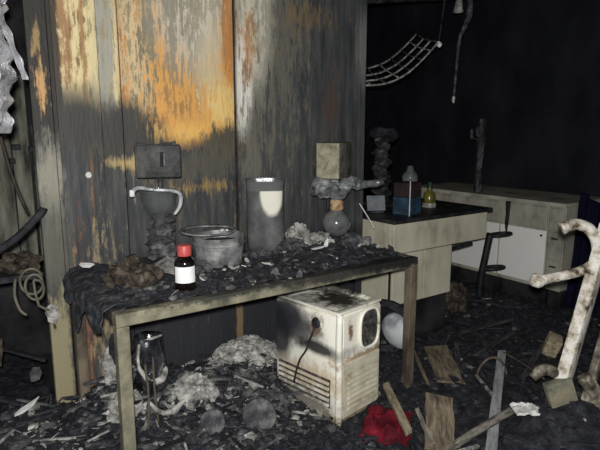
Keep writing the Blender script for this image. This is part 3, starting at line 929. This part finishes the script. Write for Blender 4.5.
MB().grid(12, 8, tent, 0.004).build('folded_sheet', 'ash_pale', loc=(0.93, 2.40, ashz(0.93, 2.40)), smooth=30, label='folded grey sheet lying behind the red-capped bottle', cat='sheet').rotation_euler = (0, 0, math.radians(-25))


def wsh(u, v):
    return (-0.13 + 0.26 * u, -0.03 + 0.06 * v, 0.02 * math.sin(u * 5) + 0.01 * fb(u, v, 9, 5) + (0.015 if v > 0.5 else 0))


MB().grid(14, 5, wsh, 0.004).build('curled_strip', 'char', loc=(0.66, 2.64, ashz(0.66, 2.64) + 0.02), smooth=30, label='curled black strip beside the corner post end of the table', cat='strip')
fw = [((0.60, 2.62, 0.055), 0.05, 0.022, (35, 10, 10), 'small white flake on the table by the corner post'),
      ((1.30, 2.33, 0.012), 0.040, 0.020, (8, 12, 30), 'white flake lying in front of the galvanised pot'),
      ((1.345, 2.40, 0.016), 0.034, 0.018, (20, -8, 60), 'white flake leaning toward the glass jar beside the pot'),
      ((1.405, 2.28, 0.012), 0.046, 0.014, (6, 10, -20), 'long white flake in front of the glass jar'),
      ((1.77, 2.33, 0.016), 0.055, 0.014, (10, -14, -30), 'bent white strip in front of the ash clumps'),
      ((1.83, 2.35, 0.028), 0.035, 0.013, (5, -50, 40), 'upright white sliver beside the bent white strip'),
      ((1.00, 2.20, 0.014), 0.022, 0.014, (15, 30, 10), 'small white flake beside the amber bottle'),
      ((1.80, 2.60, 0.125), 0.028, 0.016, (60, 10, 10), 'white flake on top of the pale ash clump')]
for k, (p_, a, b_, r_, lab) in enumerate(fw):
    MB().shard((0, 0, 0), a, b_, 0.003, E3(*r_), 300 + k, 6, 0.006).build('white_flake', 'foil_white', loc=(p_[0], p_[1], ashz(p_[0], p_[1]) + p_[2]), label=lab, cat='flake', group='white flakes on the table')
# small pale cylinder on the table's right end
MB().lathe([(0.0, -0.05), (0.022, -0.05), (0.024, -0.045), (0.024, 0.02), (0.020, 0.024), (0.022, 0.03), (0.022, 0.05), (0.0, 0.05)], 18, jit=0.1).build(
    'small_canister', 'ash_pale', loc=(2.09, 2.32, ashz(2.09, 2.32) + 0.018), smooth=40, label='small pale canister lying on its side at the right table end', cat='canister').rotation_euler = (0, math.radians(90), math.radians(25))

# ------------------------------------------------------------------ things on the peninsula bench
PZ = 0.90
bb = thing('blue_case', 'blue plastic equipment case with dark maroon upper part on the peninsula bench', 'case', (2.80, 2.67, PZ), math.radians(12))
MB().box((0, 0, 0.062), (0.155, 0.14, 0.124), bev=0.006).build('lower_body', 'blue', bb)
MB().box((0, 0, 0.175), (0.15, 0.135, 0.10), bev=0.006).build('upper_body', 'maroon', bb)
MB().box((-0.082, -0.072, 0.12), (0.005, 0.005, 0.24)).build('edge_strip', 'foil_white', bb)
yb = thing('yellow_bottle', 'small yellow-green bottle with white base band and green cap on the peninsula bench', 'bottle', (3.20, 2.82, PZ))
MB().lathe([(0, 0.018), (0.046, 0.018), (0.048, 0.02), (0.046, 0.09), (0.03, 0.115), (0.016, 0.125), (0.015, 0.16), (0, 0.16)], 20).build('glass_body', 'yellow_glass', yb, smooth=50)
MB().lathe([(0, 0), (0.052, 0), (0.052, 0.032), (0.0, 0.032)], 20).build('base_band', 'ash_pale', yb, smooth=40)
MB().lathe([(0, 0.15), (0.02, 0.15), (0.02, 0.19), (0, 0.192)], 14).build('cap', 'green_cap', yb, smooth=40)
gs = thing('tilted_display', 'small grey display tilted on a low stand at the bench corner beside the wall edge', 'display', (2.66, 2.84, PZ), math.radians(-25))
MB().box((0, 0.0, 0.068), (0.135, 0.018, 0.11), E3(-14, 0, 0), 0.004).build('panel', 'grey_screen', gs)
MB().box((0, 0.02, 0.006), (0.11, 0.08, 0.012), bev=0.003).build('foot', 'dark_metal', gs)
ck = thing('burnt_instrument', 'tall charred instrument column standing behind the grey display on the bench', 'instrument', (2.98, 3.10, PZ))
MB().box((0, 0, 0.01), (0.26, 0.22, 0.02), bev=0.005).build('base', 'char', ck)
cm = MB()
for k in range(12):
    cm.rock((-0.03 + 0.02 * math.sin(k * 2), 0.0, 0.04 + 0.042 * k), (0.075 - 0.002 * k, 0.06, 0.04), 400 + k, 2, 0.4)
cm.build('column', 'dark_metal', ck)
MB().rock((0.0, 0.0, 0.55), (0.11, 0.08, 0.06), 430, 2, 0.5).build('head', 'char', ck)
fk = thing('smoked_flask', 'small smoke-blackened round flask standing behind the blue case', 'flask', (3.02, 2.86, PZ))
MB().lathe([(0.0, 0.17)] + [(0.06 * math.sin(a), 0.23 - 0.06 * math.cos(a)) for a in [PI * k / 12 for k in range(1, 11)]] + [(0.02, 0.32), (0.016, 0.32), (0.0, 0.3)], 20).build('bulb', 'flask', fk, smooth=True)
MB().lathe([(0.0, 0.0), (0.07, 0.0), (0.07, 0.01), (0.015, 0.02), (0.015, 0.17), (0.04, 0.185), (0.0, 0.19)], 16).build('support', 'dark_metal', fk, smooth=40)
# charred pole standing on the far counter
cpo = thing('charred_pole', 'dark charred upright pole fixture standing on the far counter', 'pole', (4.32, 3.21, 0.905))
MB().tube([(0, 0, 0.0), (0.0, 0.01, 0.25), (0.01, 0.0, 0.50), (0.0, 0.0, 0.68)], [0.045, 0.036, 0.040, 0.044], 10, 5, 0.35).build('shaft', 'dark_metal', cpo)
MB().rock((-0.045, 0.0, 0.56), (0.025, 0.02, 0.05), 11, 2).build('ash_patch', 'ash', cpo)
MB().rock((-0.03, 0.085, 0.54), (0.015, 0.014, 0.05), 12, 2).build('ash_patch', 'ash', cpo)
MB().tube([(-0.01, 0.0, 0.48), (-0.025, 0.07, 0.50), (-0.03, 0.085, 0.54)], 0.010, 8, 2).build('bracket', 'dark_metal', cpo)

# ------------------------------------------------------------------ overhead: sagging wire tray, cables, lamp holder
wt = thing('wire_tray', 'sagging burnt wire cable tray hanging from the ceiling beyond the wall edge', 'tray', (3.2, 3.2, 2.84))
crv = [(-0.62, 0.0, -1.00), (-0.35, 0.0, -1.01), (-0.1, 0.0, -0.985), (0.12, 0.0, -0.90), (0.32, 0.0, -0.76), (0.46, 0.0, -0.64)]
rails = []
for j, (dy, dz) in enumerate(((0.0, 0.0), (0.13, 0.035), (0.26, 0.08), (0.39, 0.15))):
    pts = [(x + 0.05 * j, y + dy, z + dz + 0.01 * math.sin(3 * x + j)) for (x, y, z) in crv]
    rails.append(pts)
    MB().tube(pts, 0.008, 6, 4, 0.4).build('rail_wire', 'ash_pale', wt, smooth=True)
order = [0, 1, 2, 3]
for k in range(9):
    u = k / 8 * (len(crv) - 1.001)
    i = int(u); f_ = u - i
    pts = []
    for j in order:
        a, b_ = Vector(rails[j][i]), Vector(rails[j][i + 1])
        pts.append(a.lerp(b_, f_))
    MB().tube(pts, 0.006, 6, 2, 0.3).build('cross_wire', 'ash_pale' if k in (2, 4, 7) else 'ash', wt, smooth=True)
for (x, y, z0_) in ((0.46, 0.0, -0.64), (-0.62, 0.0, -0.86)):
    MB().tube([(x, y, z0_), (x + 0.05, y, z0_ + 0.3), (x + 0.10, y, 0.26)], 0.007, 6, 2).build('hanger', 'dark_metal', wt)
MB().rock((0.45, -0.02, -0.655), (0.020, 0.016, 0.024), 3, 2).build('bright_clip', 'foil_white', wt)

hc = thing('hanging_cable', 'burnt cable with a bright tip dangling from the ceiling beside the wire tray', 'cable', (3.95, 3.2, 2.84))
MB().tube([(0.02, 0.0, 0.26), (0.10, 0.0, -0.28), (0.05, 0.0, -0.46), (-0.02, 0.0, -0.58), (-0.04, 0.0, -0.80), (-0.06, 0.0, -1.08)], [0.012, 0.026, 0.024, 0.014, 0.012, 0.010], 8, 6, 0.6).build('cable', 'ash', hc, smooth=True)
MB().rock((-0.062, 0.0, -1.09), (0.013, 0.013, 0.032), 5, 2).build('bright_tip', 'foil_white', hc)
lh = thing('lamp_holder', 'small pale bell-shaped lamp holder hanging above the burnt cable', 'lamp holder', (4.08, 3.35, 2.90))
MB().tube([(0, 0, 0.2), (0.01, 0, -0.25)], 0.006, 6, 1).build('flex', 'dark_metal', lh)
MB().lathe([(0.012, -0.25), (0.03, -0.29), (0.036, -0.34), (0.045, -0.38), (0.04, -0.38), (0.025, -0.30), (0.0, -0.27)], 16, jit=0.2).build('bell', 'ash_pale', lh, smooth=40)
MB().tube([(2.6, 3.6, 2.45), (3.4, 3.62, 2.58), (4.2, 3.6, 2.70), (4.9, 3.6, 2.80)], 0.025, 8, 3, 0.1).build('ceiling_conduit', 'dark_metal', smooth=True, label='dark sagging conduit running under the ceiling above the wire tray', cat='conduit')

# ------------------------------------------------------------------ left: foil duct, pipes, cables
fd = thing('foil_duct', 'crumpled silver foil duct hanging beside the corner post', 'duct', (0.20, 2.42, 2.84))


def duct(u, v):
    a = 2 * PI * u
    z = -1.36 + 1.62 * v
    r = 0.115 + 0.012 * math.sin(z * 70) + 0.040 * mn.noise(Vector((math.cos(a) * 2.2, math.sin(a) * 2.2, z * 9))) + 0.02 * mn.noise(Vector((math.cos(a) * 6, math.sin(a) * 6, z * 24)))
    if v < 0.12:
        r *= 0.75 + 2 * v
    return (r * math.cos(a), r * math.sin(a), z)


MB().grid(56, 120, duct, 0.003).build('duct_wall', 'foil', fd, smooth=30)


def strip(u, v):
    z = -1.36 + 0.28 * v - 0.02
    return (0.085 + 0.075 * (1 - v) + 0.022 * (u - 0.5) + 0.012 * fb(u, v, 2, 6), -0.09 - 0.02 * (1 - v) + 0.01 * u, z + 0.22)


MB().grid(3, 24, strip, 0.003).build('torn_strip', 'foil', fd, smooth=30)
MB().tube([(-0.2, 2.72, 0.76), (0.24, 2.70, 0.955), (0.415, 2.68, 1.10), (0.445, 2.68, 1.14)], 0.017, 10, 3, 0.1).build(
    'fallen_pipe', 'char', smooth=True, label='black pipe leaning diagonally against the corner post', cat='pipe')
MB().tube([(0.30, 2.90, 1.62), (0.345, 2.86, 1.30), (0.40, 2.84, 1.10)], 0.008, 8, 3).build('thin_conduit', 'cable_dark', smooth=True, label='thin dark conduit hanging in front of the pale planks', cat='conduit')
for k, (x, z, wh) in enumerate(((0.335, 1.385, 'beside the thin conduit'), (0.428, 1.37, 'closest to the corner post'), (0.30, 1.30, 'closest to the foil duct'))):
    MB().box((0, 0, 0), (0.05, 0.03, 0.035), bev=0.006).build('pipe_bracket', 'char', loc=(x + 0.16, 3.74, z), label='small black pipe bracket on the pale planks, ' + wh, cat='bracket', group='brackets on the pale planks')
# pale looped cable
pc = []
for k in range(40):
    a = k / 39 * 4.6 * PI
    pc.append((0.375 + (0.052 - 0.0005 * k) * math.cos(a) + 0.0006 * k, 2.788 - 0.0006 * k, 0.79 + 0.055 * math.sin(a) - 0.0016 * k))
pc += [(0.40, 2.76, 0.66), (0.45, 2.775, 0.62), (0.47, 2.79, 0.52)]
MB().tube(pc, 0.0065, 7, 2).build('cable_coil', 'cable_pale', smooth=True, label='pale loops of electric cable hanging by the corner post', cat='cable')
MB().tube([(0.315, 2.792, 0.80), (0.305, 2.78, 0.72), (0.32, 2.77, 0.65), (0.345, 2.77, 0.62)], 0.007, 7, 4).build('cable_tail', 'cable_pale', smooth=True, label='short pale cable end hanging left of the cable loops', cat='cable')
lump('fallen_plaster', 'ash_brown', (3.36, 2.68, HZ(3.36, 2.68) + 0.10), (0.09, 0.10, 0.12), 33, 'brown lump of debris in the knee space of the peninsula bench', 'debris')
lump('pale_lump', 'ash_brown', (0.345, 2.86, 0.86), (0.085, 0.06, 0.05), 17, 'pale brown lump above the cable loops', 'debris')
# shelf that carries lump and pipe
MB().span(0.0, 0.44, 2.80, 3.05, 0.78, 0.81, bev=0.004).build('burnt_shelf', 'char', label='burnt black shelf left of the corner post', cat='shelf')
MB().rock((0, 0, 0), (0.03, 0.02, 0.045), 23, 2).build('plaster_chip', 'ash_pale', loc=(0.462, 2.775, 0.60), label='pale chip clinging to the corner post below the cable loops', cat='chip')

# ------------------------------------------------------------------ floor debris


def in_box(x, y):
    # appliance footprint
    dx, dy = x - 1.604, y - 1.95
    a = math.radians(10)
    lx_ = dx * math.cos(a) + dy * math.sin(a)
    ly_ = -dx * math.sin(a) + dy * math.cos(a)
    if 0.01 < lx_ < W_ - 0.01 and 0.02 < ly_ < D_ - 0.01:
        return True
    if x > PB_X0 and x < PB_X0 + 0.62 and y > PB_Y0:
        return True
    if x > 0.46 and x < 2.5 and y > 2.79:
        return True
    if x > 4.2 and y > 2.26:
        return True
    return y > 3.74


DX0, DX1, DY0, DY1 = -0.5, 4.5, 0.75, 3.75


def deb(u, v):
    x = DX0 + (DX1 - DX0) * u
    y = DY0 + (DY1 - DY0) * v
    return (x, y, HZ(x, y))


MB().grid(270, 165, deb, 0, skip=lambda u, v: in_box(DX0 + (DX1 - DX0) * u, DY0 + (DY1 - DY0) * v)).build(
    'debris_bed', 'rubble', smooth=True, label='black bed of char and wet ash covering the floor', cat='debris', kind='stuff')


def ashp(u, v):
    x = 0.62 + 1.0 * u
    y = 1.95 + 0.83 * v
    return (x, y, HZ(x, y) + 0.004 + 0.020 * fb(x, y, 9, 14) + 0.012 * fb(x, y, 2, 33))


MB().grid(90, 76, ashp, 0, skip=lambda u, v: in_box(0.62 + u, 1.95 + 0.83 * v) or in_box(0.64 + u, 1.95 + 0.83 * v)).build(
    'fluffy_ash', 'ash_bed', label='fluffy grey ash bed spread under the steel table', cat='ash', kind='stuff')
rg = random.Random(77)
mk = {'rubble': MB(), 'char': MB(), 'ash': MB(), 'ash_pale': MB()}
for k in range(9000):
    if k < 4500:
        x = rg.uniform(0.2, 2.0); y = rg.uniform(1.7, 2.78)
    else:
        x = rg.uniform(-0.2, 4.15); y = rg.uniform(0.9, 2.9)
    if in_box(x, y) or in_box(x + 0.03, y) or in_box(x - 0.03, y) or in_box(x, y + 0.03) or in_box(x, y - 0.03):
        continue
    q = rg.choice([0.005, 0.006, 0.008, 0.011, 0.016, 0.022]) * rg.uniform(0.7, 1.2)
    wpale = 0.22 if (x < 1.75 and y > 2.0) else 0.012
    wash = 0.6 if (x < 1.75 and y > 2.0) else 0.08
    mm = rg.choices(['rubble', 'char', 'ash', 'ash_pale'], [0.5, 0.3, wash, wpale])[0]
    rr_ = rg.random()
    z = HZ(x, y)
    if rr_ < 0.6:
        mk[mm].rock((x, y, z + q * 0.25), (q * rg.uniform(0.8, 1.6), q * rg.uniform(0.8, 1.6), q * 0.8), rg.random())
    elif rr_ < 0.85:
        mk[mm].shard((x, y, z + q * 0.4), q * 2.4, q * 1.3, 0.003, E3(rg.uniform(-25, 25), rg.uniform(-25, 25), rg.uniform(0, 360)), rg.random())
    else:
        a = rg.uniform(0, 6.3)
        ln = q * rg.uniform(3, 6)
        mk[mm].bar((x - ln * math.cos(a), y - ln * math.sin(a), z + rg.uniform(0, 0.02)), (x + ln * math.cos(a), y + ln * math.sin(a), z + rg.uniform(0.0, 0.05)), q * 0.6, q * 0.5)
for mm, lab in (('rubble', 'mottled burnt rubble scattered over the debris bed'), ('char', 'black splinters and char scattered over the debris bed'),
                ('ash', 'grey ash crumbs scattered over the debris bed'), ('ash_pale', 'pale ash specks scattered over the debris bed')):
    mk[mm].build('floor_rubble', mm, label=lab, cat='debris', kind='stuff')


def heap(name, loc, rx, ry, rz, n, mm, seed, label, q0=0.009, q1=0.026):
    r = random.Random(seed)
    h = MB()
    h.rock((0, 0, rz * 0.2), (rx * 0.8, ry * 0.8, rz * 0.6), seed, 3, 0.4)
    for k in range(n):
        a = r.uniform(0, 6.3); q = math.sqrt(r.random())
        z = rz * (1 - q * q)
        s_ = r.uniform(q0, q1)
        h.rock((rx * q * math.cos(a), ry * q * math.sin(a), z), (s_ * r.uniform(0.7, 1.3), s_ * r.uniform(0.7, 1.3), s_ * 0.8), seed * 1000 + k, 1, 0.6)
    return h.build(name, mm, loc=loc, label=label, cat='ash heap')


heap('ash_heap', (1.43, 2.60, HZ(1.43, 2.60) - 0.05), 0.23, 0.14, 0.13, 300, 'ash_pale', 3, 'largest pale ash heap, under the table beside the white appliance')
heap('ash_heap', (1.02, 2.42, HZ(1.02, 2.42) - 0.03), 0.13, 0.11, 0.11, 150, 'ash_pale', 4, 'rounded ash heap under the table, before the wall boards')
heap('ash_heap', (1.36, 2.27, HZ(1.36, 2.27) - 0.02), 0.14, 0.12, 0.05, 140, 'ash', 6, 'low grey ash heap against the side of the white appliance')
heap('ash_heap', (0.72, 2.50, HZ(0.72, 2.50) - 0.03), 0.10, 0.10, 0.10, 110, 'ash_pale', 7, 'lumpy pale ash heap behind the table leg near the corner post')
for k, (x, y, r_, tl, lab) in enumerate(((1.03, 2.20, 0.062, 62, 'smaller ash-grey disc standing tilted in the rubble under the table'), (1.245, 2.12, 0.085, 66, 'larger ash-grey disc standing tilted in the rubble under the table'))):
    o = MB().lathe([(0, -0.014), (r_ * 0.9, -0.012), (r_, 0.0), (r_ * 0.95, 0.012), (r_ * 0.6, 0.018), (0, 0.022)], 26, jit=0.08).build('ash_disc', 'ash', loc=(x, y, HZ(x, y) + r_ * 0.75), smooth=40, label=lab, cat='disc')
    o.rotation_euler = (math.radians(tl), 0, math.radians(-35))

# melted glass jar under the table
mj = thing('melted_jar', 'melted black and white glass jar slumped under the table behind the front leg', 'jar', (0.85, 2.52, HZ(0.85, 2.52) - 0.01))
MB().lathe([(0.0, 0.0), (0.055, 0.0), (0.078, 0.02), (0.084, 0.08), (0.072, 0.12), (0.080, 0.17), (0.068, 0.22), (0.074, 0.27), (0.064, 0.285), (0.055, 0.27), (0.055, 0.05), (0.0, 0.03)], 28, jit=0.5, seed=3).build('glass_body', 'melt_glass', mj, smooth=True)
MB().tube([(-0.07, -0.055, 0.27), (-0.075, -0.045, 0.16), (-0.04, -0.078, 0.09), (0.02, -0.085, 0.075), (0.06, -0.055, 0.12)], [0.006, 0.008, 0.016, 0.022, 0.008], 8, 5, 0.5).build('white_drip', 'ash_pale', mj, smooth=True)
MB().tube([(-0.05, -0.04, 0.275), (0.0, -0.06, 0.288), (0.05, -0.035, 0.285)], [0.006, 0.008, 0.006], 8, 4, 0.4).build('rim_bead', 'ash_pale', mj, smooth=True)
# curved white shard and thin sticks under the table
pts = [(0.77, 2.36, 0.16), (0.82, 2.33, 0.10), (0.89, 2.33, 0.085), (0.96, 2.36, 0.12), (0.985, 2.38, 0.16)]
o0 = Vector((0.88, 2.35, HZ(0.88, 2.35)))
MB().tube([Vector(p_) - Vector((0.88, 2.35, 0.10)) for p_ in pts], [0.008, 0.012, 0.014, 0.012, 0.006], 9, 5, 0.7).build('curved_shard', 'ash_pale', loc=(0.88, 2.35, HZ(0.88, 2.35) + 0.05), smooth=True, label='curved cream shard below the melted jar', cat='shard')
for k, (x, y, lean, lab) in enumerate(((0.76, 2.34, 0.015, 'thin upright rusty rod nearest the front table leg'), (0.815, 2.34, -0.01, 'second thin upright rusty rod, in front of the melted jar'))):
    MB().tube([(0, 0, 0), (lean, 0.01, 0.2), (lean * 0.6, 0.02, 0.36)], 0.006, 7, 3, 0.3).build('thin_rod', 'leg_brown', loc=(x, y, HZ(x, y) - 0.02), smooth=True, label=lab, cat='rod')
# flaking cream lump beside the leg
lump('flaked_lump', 'ash_pale', (0.70, 2.66, 0.22 + 0.10), (0.05, 0.04, 0.10), 61, 'flaking cream lump against the rusty lower wall boards', 'debris')
lump('burnt_lump', 'char', (0.715, 2.62, 0.42), (0.035, 0.03, 0.07), 63, 'black burnt lump stuck above the flaking cream lump', 'debris')

# bowl beside the right leg
bw = MB().lathe([(0.0, -0.05), (0.05, -0.045), (0.10, -0.018), (0.125, 0.012), (0.128, 0.012), (0.104, -0.024), (0.052, -0.052), (0.0, -0.057)], 30, jit=0.06)
o = bw.build('enamel_bowl', 'bowl_white', loc=(2.345, 2.29, HZ(2.345, 2.29) + 0.16), smooth=True, label='pale dented enamel bowl tipped on its side behind the right table leg', cat='bowl')
o.rotation_euler = (math.radians(78), 0, math.radians(96))
o = MB().lathe([(0.125, -0.03), (0.17, -0.03), (0.175, 0.0), (0.17, 0.03), (0.125, 0.03)], 30, jit=0.08, closed=True).build('black_hoop', 'char', loc=(2.40, 2.455, HZ(2.40, 2.455) + 0.16), smooth=40, label='black charred hoop standing behind the enamel bowl', cat='hoop')
o.rotation_euler = (math.radians(80), 0, math.radians(-45))


def plank(name, a, b_, wd, th, mm, label, cat, upv=(0, 0, 1), seed=0):
    a = Vector(a); b_ = Vector(b_)
    ln = (b_ - a).length
    x = (b_ - a).normalized()
    z = Vector(upv)
    y = z.cross(x).normalized()
    z = x.cross(y)

    m = MB()
    nu = 14
    r = random.Random(seed)
    e0 = [r.uniform(-0.02, 0.02) for _ in range(4)]
    vs, fs = [], []
    for i in range(nu + 1):
        u = i / nu
        for (sy, sz) in ((-1, -1), (1, -1), (1, 1), (-1, 1)):
            px = (u - 0.5) * ln + (e0[0] * sy if i == 0 else e0[1] * sy if i == nu else 0)
            py = sy * wd / 2 * (1 + 0.12 * fb(u * 5, sy, seed, 1.3))
            pz = sz * th / 2 + 0.1 * wd * fb(u * 3, 0, seed, 1)
            vs.append((px, py, pz))
    for i in range(nu):
        for k in range(4):
            fs.append((i * 4 + k, i * 4 + (k + 1) % 4, i * 4 + 4 + (k + 1) % 4, i * 4 + 4 + k))
    fs += [(3, 2, 1, 0), tuple(nu * 4 + k for k in range(4))]
    m.add(vs, fs)
    o = m.build(name, mm, label=label, cat=cat)
    o.matrix_world = Matrix.Translation((a + b_) / 2) @ Matrix((x, y, z)).transposed().to_4x4()
    return o


def P3(x, y, dz=0.0):
    return (x, y, HZ(x, y) + dz)


plank('tan_board', P3(2.62, 2.20, 0.07), P3(2.36, 1.86, 0.01), 0.15, 0.014, 'wood_tan', 'flat tan board lying in the rubble right of the table leg', 'board', seed=1)
plank('tan_stick', P3(2.50, 2.30, 0.05), P3(2.27, 1.95, 0.01), 0.018, 0.012, 'wood_tan', 'thin tan slat lying beside the flat tan board', 'board', seed=2)
plank('grey_lath', (2.86, 1.88, HZ(2.86, 1.88) + 0.06), (1.93, 1.29, HZ(1.93, 1.29) + 0.05), 0.048, 0.012, 'lath', 'long pale grey lath lying across the rubble', 'lath', seed=3)
o = MB().tube([(1.80, 1.455, HZ(1.80, 1.455) + 0.02), (2.05, 1.43, HZ(2.05, 1.43) + 0.05), (2.36, 1.405, HZ(2.36, 1.405) + 0.03)], 0.019, 10, 4, 0.15)
o.build('grey_pipe', 'wood_pale', smooth=True, label='short grey pipe crossing over the pale lath', cat='pipe')
plank('wood_stick', (1.965, 1.985, 0.12), (1.70, 1.56, 0.135), 0.036, 0.02, 'wood_light', 'tan stick lying across the red cloth', 'stick', seed=4)


plank('split_board', (1.80, 1.46, 0.06), (2.02, 1.665, 0.17), 0.135, 0.022, 'wood_tan', 'wide split wooden board sticking up from the rubble beside the tan stick', 'board', seed=11, upv=(-0.35, -0.5, 0.8))
plank('pale_splinter', (1.875, 1.66, 0.13), (1.80, 1.49, 0.06), 0.05, 0.02, 'wood_pale', 'short pale splinter leaning on the split board', 'board', seed=6, upv=(0.7, -0.6, 0.5))


def redf(u, v):
    x = -0.17 + 0.34 * u
    y = -0.12 + 0.24 * v
    e = min(1, 5 * min(u, 1 - u, v, 1 - v))
    return (x + 0.02 * fb(u, v, 1, 5), y + 0.02 * fb(u, v, 4, 5), e * (0.042 + 0.034 * fb(u, v, 2, 4) + 0.018 * fb(u, v, 8, 11)))


MB().grid(34, 26, redf, 0.006).build('red_cloth', 'red_cloth', loc=P3(1.79, 1.79, 0.022), smooth=True, label='crumpled red cloth lying in front of the white appliance', cat='cloth').rotation_euler = (0, 0, math.radians(38))

for k, (x, y, a, ln) in enumerate(((2.75, 2.25, 0.5, 0.5), (3.05, 2.05, 0.2, 0.6), (2.65, 2.05, 0.75, 0.42), (3.3, 2.3, -0.2, 0.5), (3.0, 1.75, 0.35, 0.55))):
    c_, s_ = math.cos(a) * ln / 2, math.sin(a) * ln / 2
    plank('charred_lath', P3(x - c_, y - s_, 0.02), P3(x + c_, y + s_, 0.035), 0.03, 0.012, 'char_lath', ('charred lath lying along the front of the peninsula bench', 'long charred lath lying between the tan board and ring stand', 'short charred lath lying beside the tan board', 'charred lath lying before the knee space of the bench', 'charred lath lying between the arched wire and the cream block')[k], 'lath', seed=20 + k)['group'] = 'charred laths on the floor'
# ring arc and wire
pts = []
for k in range(10):
    a = math.radians(20 + k * 16)
    pts.append((0.10 * math.cos(a), 0.03 * math.cos(a), 0.17 * math.sin(a)))
MB().tube(pts, 0.008, 8, 3, 0.2).build('wire_arc', 'leg_brown', loc=P3(2.62, 1.78, -0.05), smooth=True, label='arched rusty wire sticking up beside the top of the lath', cat='wire').rotation_euler = (0, 0, math.radians(-40))
MB().tube([P3(2.80, 1.83, 0.09), P3(2.72, 1.62, 0.12), P3(2.55, 1.42, 0.12)], 0.0035, 6, 4).build('thin_wire', 'cable_pale', smooth=True, label='thin pale wire running from the lath to the bent pipe stub', cat='wire')
# cream chunk, paper, stained block, bent stub
o = MB().box((0, 0, 0), (0.11, 0.09, 0.13), E3(18, -12, 30), 0.012).build('cream_chunk', 'wood_light', loc=P3(3.22, 1.76, 0.07), smooth=40, label='pale brown broken block behind the bent metal stand', cat='block')


def papf(u, v):
    x = -0.075 + 0.15 * u
    y = -0.05 + 0.10 * v
    return (x, y + 0.01 * fb(u, 0, 1, 4), 0.012 + 0.022 * abs(fb(u, v, 2, 4)) + 0.02 * max(0, 0.5 - abs(u - 0.35)) * v)


MB().grid(16, 12, papf, 0.003).build('crumpled_paper', 'foil_white', loc=P3(2.30, 1.345, 0.01), smooth=30, label='crumpled white paper lying before the foot of the bent metal stand', cat='paper').rotation_euler = (0, 0, math.radians(-35))

# pale bent pipe frame on the debris mound
pf = thing('bent_metal_stand', 'tall pale scorched metal stand with curved handle standing on the debris mound', 'stand', (2.43, 1.25, 0.19))


def Lp(p_):
    return Vector(p_) - Vector((2.43, 1.25, 0.19))


MB().bar(Lp((2.412, 1.262, 0.235)), Lp((2.690, 1.245, 1.05)), 0.06, 0.105, (1, 0.2, -0.3), 0.016).build('main_post', 'pipe_pale', pf, smooth=40)
MB().bar(Lp((2.515, 1.185, 0.19)), Lp((2.775, 1.165, 0.98)), 0.04, 0.085, (1, 0.2, -0.3), 0.012).build('rear_post', 'pipe_dull', pf, smooth=40)
MB().tube([Lp(p_) for p_ in ((2.385, 1.396, 0.778), (2.45, 1.36, 0.79), (2.54, 1.30, 0.815), (2.598, 1.262, 0.845), (2.622, 1.250, 0.900), (2.626, 1.262, 0.965), (2.606, 1.29, 1.02), (2.565, 1.325, 1.043), (2.53, 1.35, 1.038), (2.498, 1.370, 1.022))],
          [0.028, 0.023, 0.024, 0.026, 0.027, 0.027, 0.027, 0.027, 0.028, 0.029], 14, 5, 0.12).build('curved_handle', 'pipe_pale', pf, smooth=True)
MB().rock(Lp((2.378, 1.40, 0.776)), (0.036, 0.036, 0.034), 8, 3, 0.15).build('handle_knob', 'pipe_pale', pf, smooth=True)
MB().tube([Lp(p_) for p_ in ((2.31, 1.345, 0.315), (2.345, 1.325, 0.352), (2.385, 1.30, 0.352), (2.43, 1.265, 0.315))], [0.022, 0.027, 0.028, 0.026], 12, 4, 0.15).build('bent_stub', 'pipe_dull', pf, smooth=True)
MB().tube([Lp(p_) for p_ in ((2.50, 1.20, 0.33), (2.53, 1.16, 0.25), (2.56, 1.13, 0.16), (2.62, 1.08, 0.12))], [0.03, 0.036, 0.03, 0.026], 12, 4, 0.45).build('crusted_foot', 'pipe_dull', pf)
MB().rock(Lp((2.705, 1.235, 1.07)), (0.05, 0.035, 0.045), 9, 2, 0.3).build('broken_tip', 'pipe_pale', pf)
o = MB().box((0, 0, 0), (0.13, 0.05, 0.12), E3(0, -20, 0), 0.008).build('stained_block', 'stained_block', loc=(2.385, 1.245, 0.265), smooth=40, label='grey-green block with orange rust stain at the foot of the bent metal stand', cat='block')
o.rotation_euler = (0, 0, math.radians(-35))

# pieces in the dark lower left
for k, (x, y, dz, a, b_, r_, mm, lab) in enumerate((
        (0.30, 2.72, 0.03, 0.07, 0.022, (10, -15, 20), 'foil_white', 'slim white shard lying on the floor left of the corner post'),
        (0.36, 2.80, 0.16, 0.035, 0.05, (70, 10, 20), 'ash', 'grey chip standing up left of the corner post'),
        (0.22, 2.95, 0.30, 0.04, 0.09, (75, 0, -20), 'ash_brown', 'brownish sheet scrap leaning in the dark passage'),
        (0.24, 2.52, 0.03, 0.06, 0.05, (15, 10, 40), 'ash', 'grey flat scrap nearest the passage floor edge'))):
    MB().shard((0, 0, 0), a, b_, 0.006, E3(*r_), 500 + k, 7, 0.01).build('floor_shard', mm, loc=P3(x, y, dz), label=lab, cat='shard', group='shards left of the corner post')
for k, (p_, q_) in enumerate((((0.05, 2.95, 0.25), (0.42, 2.72, 0.12)), ((0.10, 3.1, 0.45), (0.44, 2.95, 0.30)), ((0.0, 2.7, 0.12), (0.40, 2.62, 0.16)))):
    wh = ('lying behind the white shard', 'highest of the sticks beneath the burnt shelf', 'lying across the floor before the white shard')[k]
    MB().bar(p_, q_, 0.03, 0.014).build('charred_stick', 'char', label='charred black stick in the dark passage, ' + wh, cat='stick', group='charred sticks in the passage')
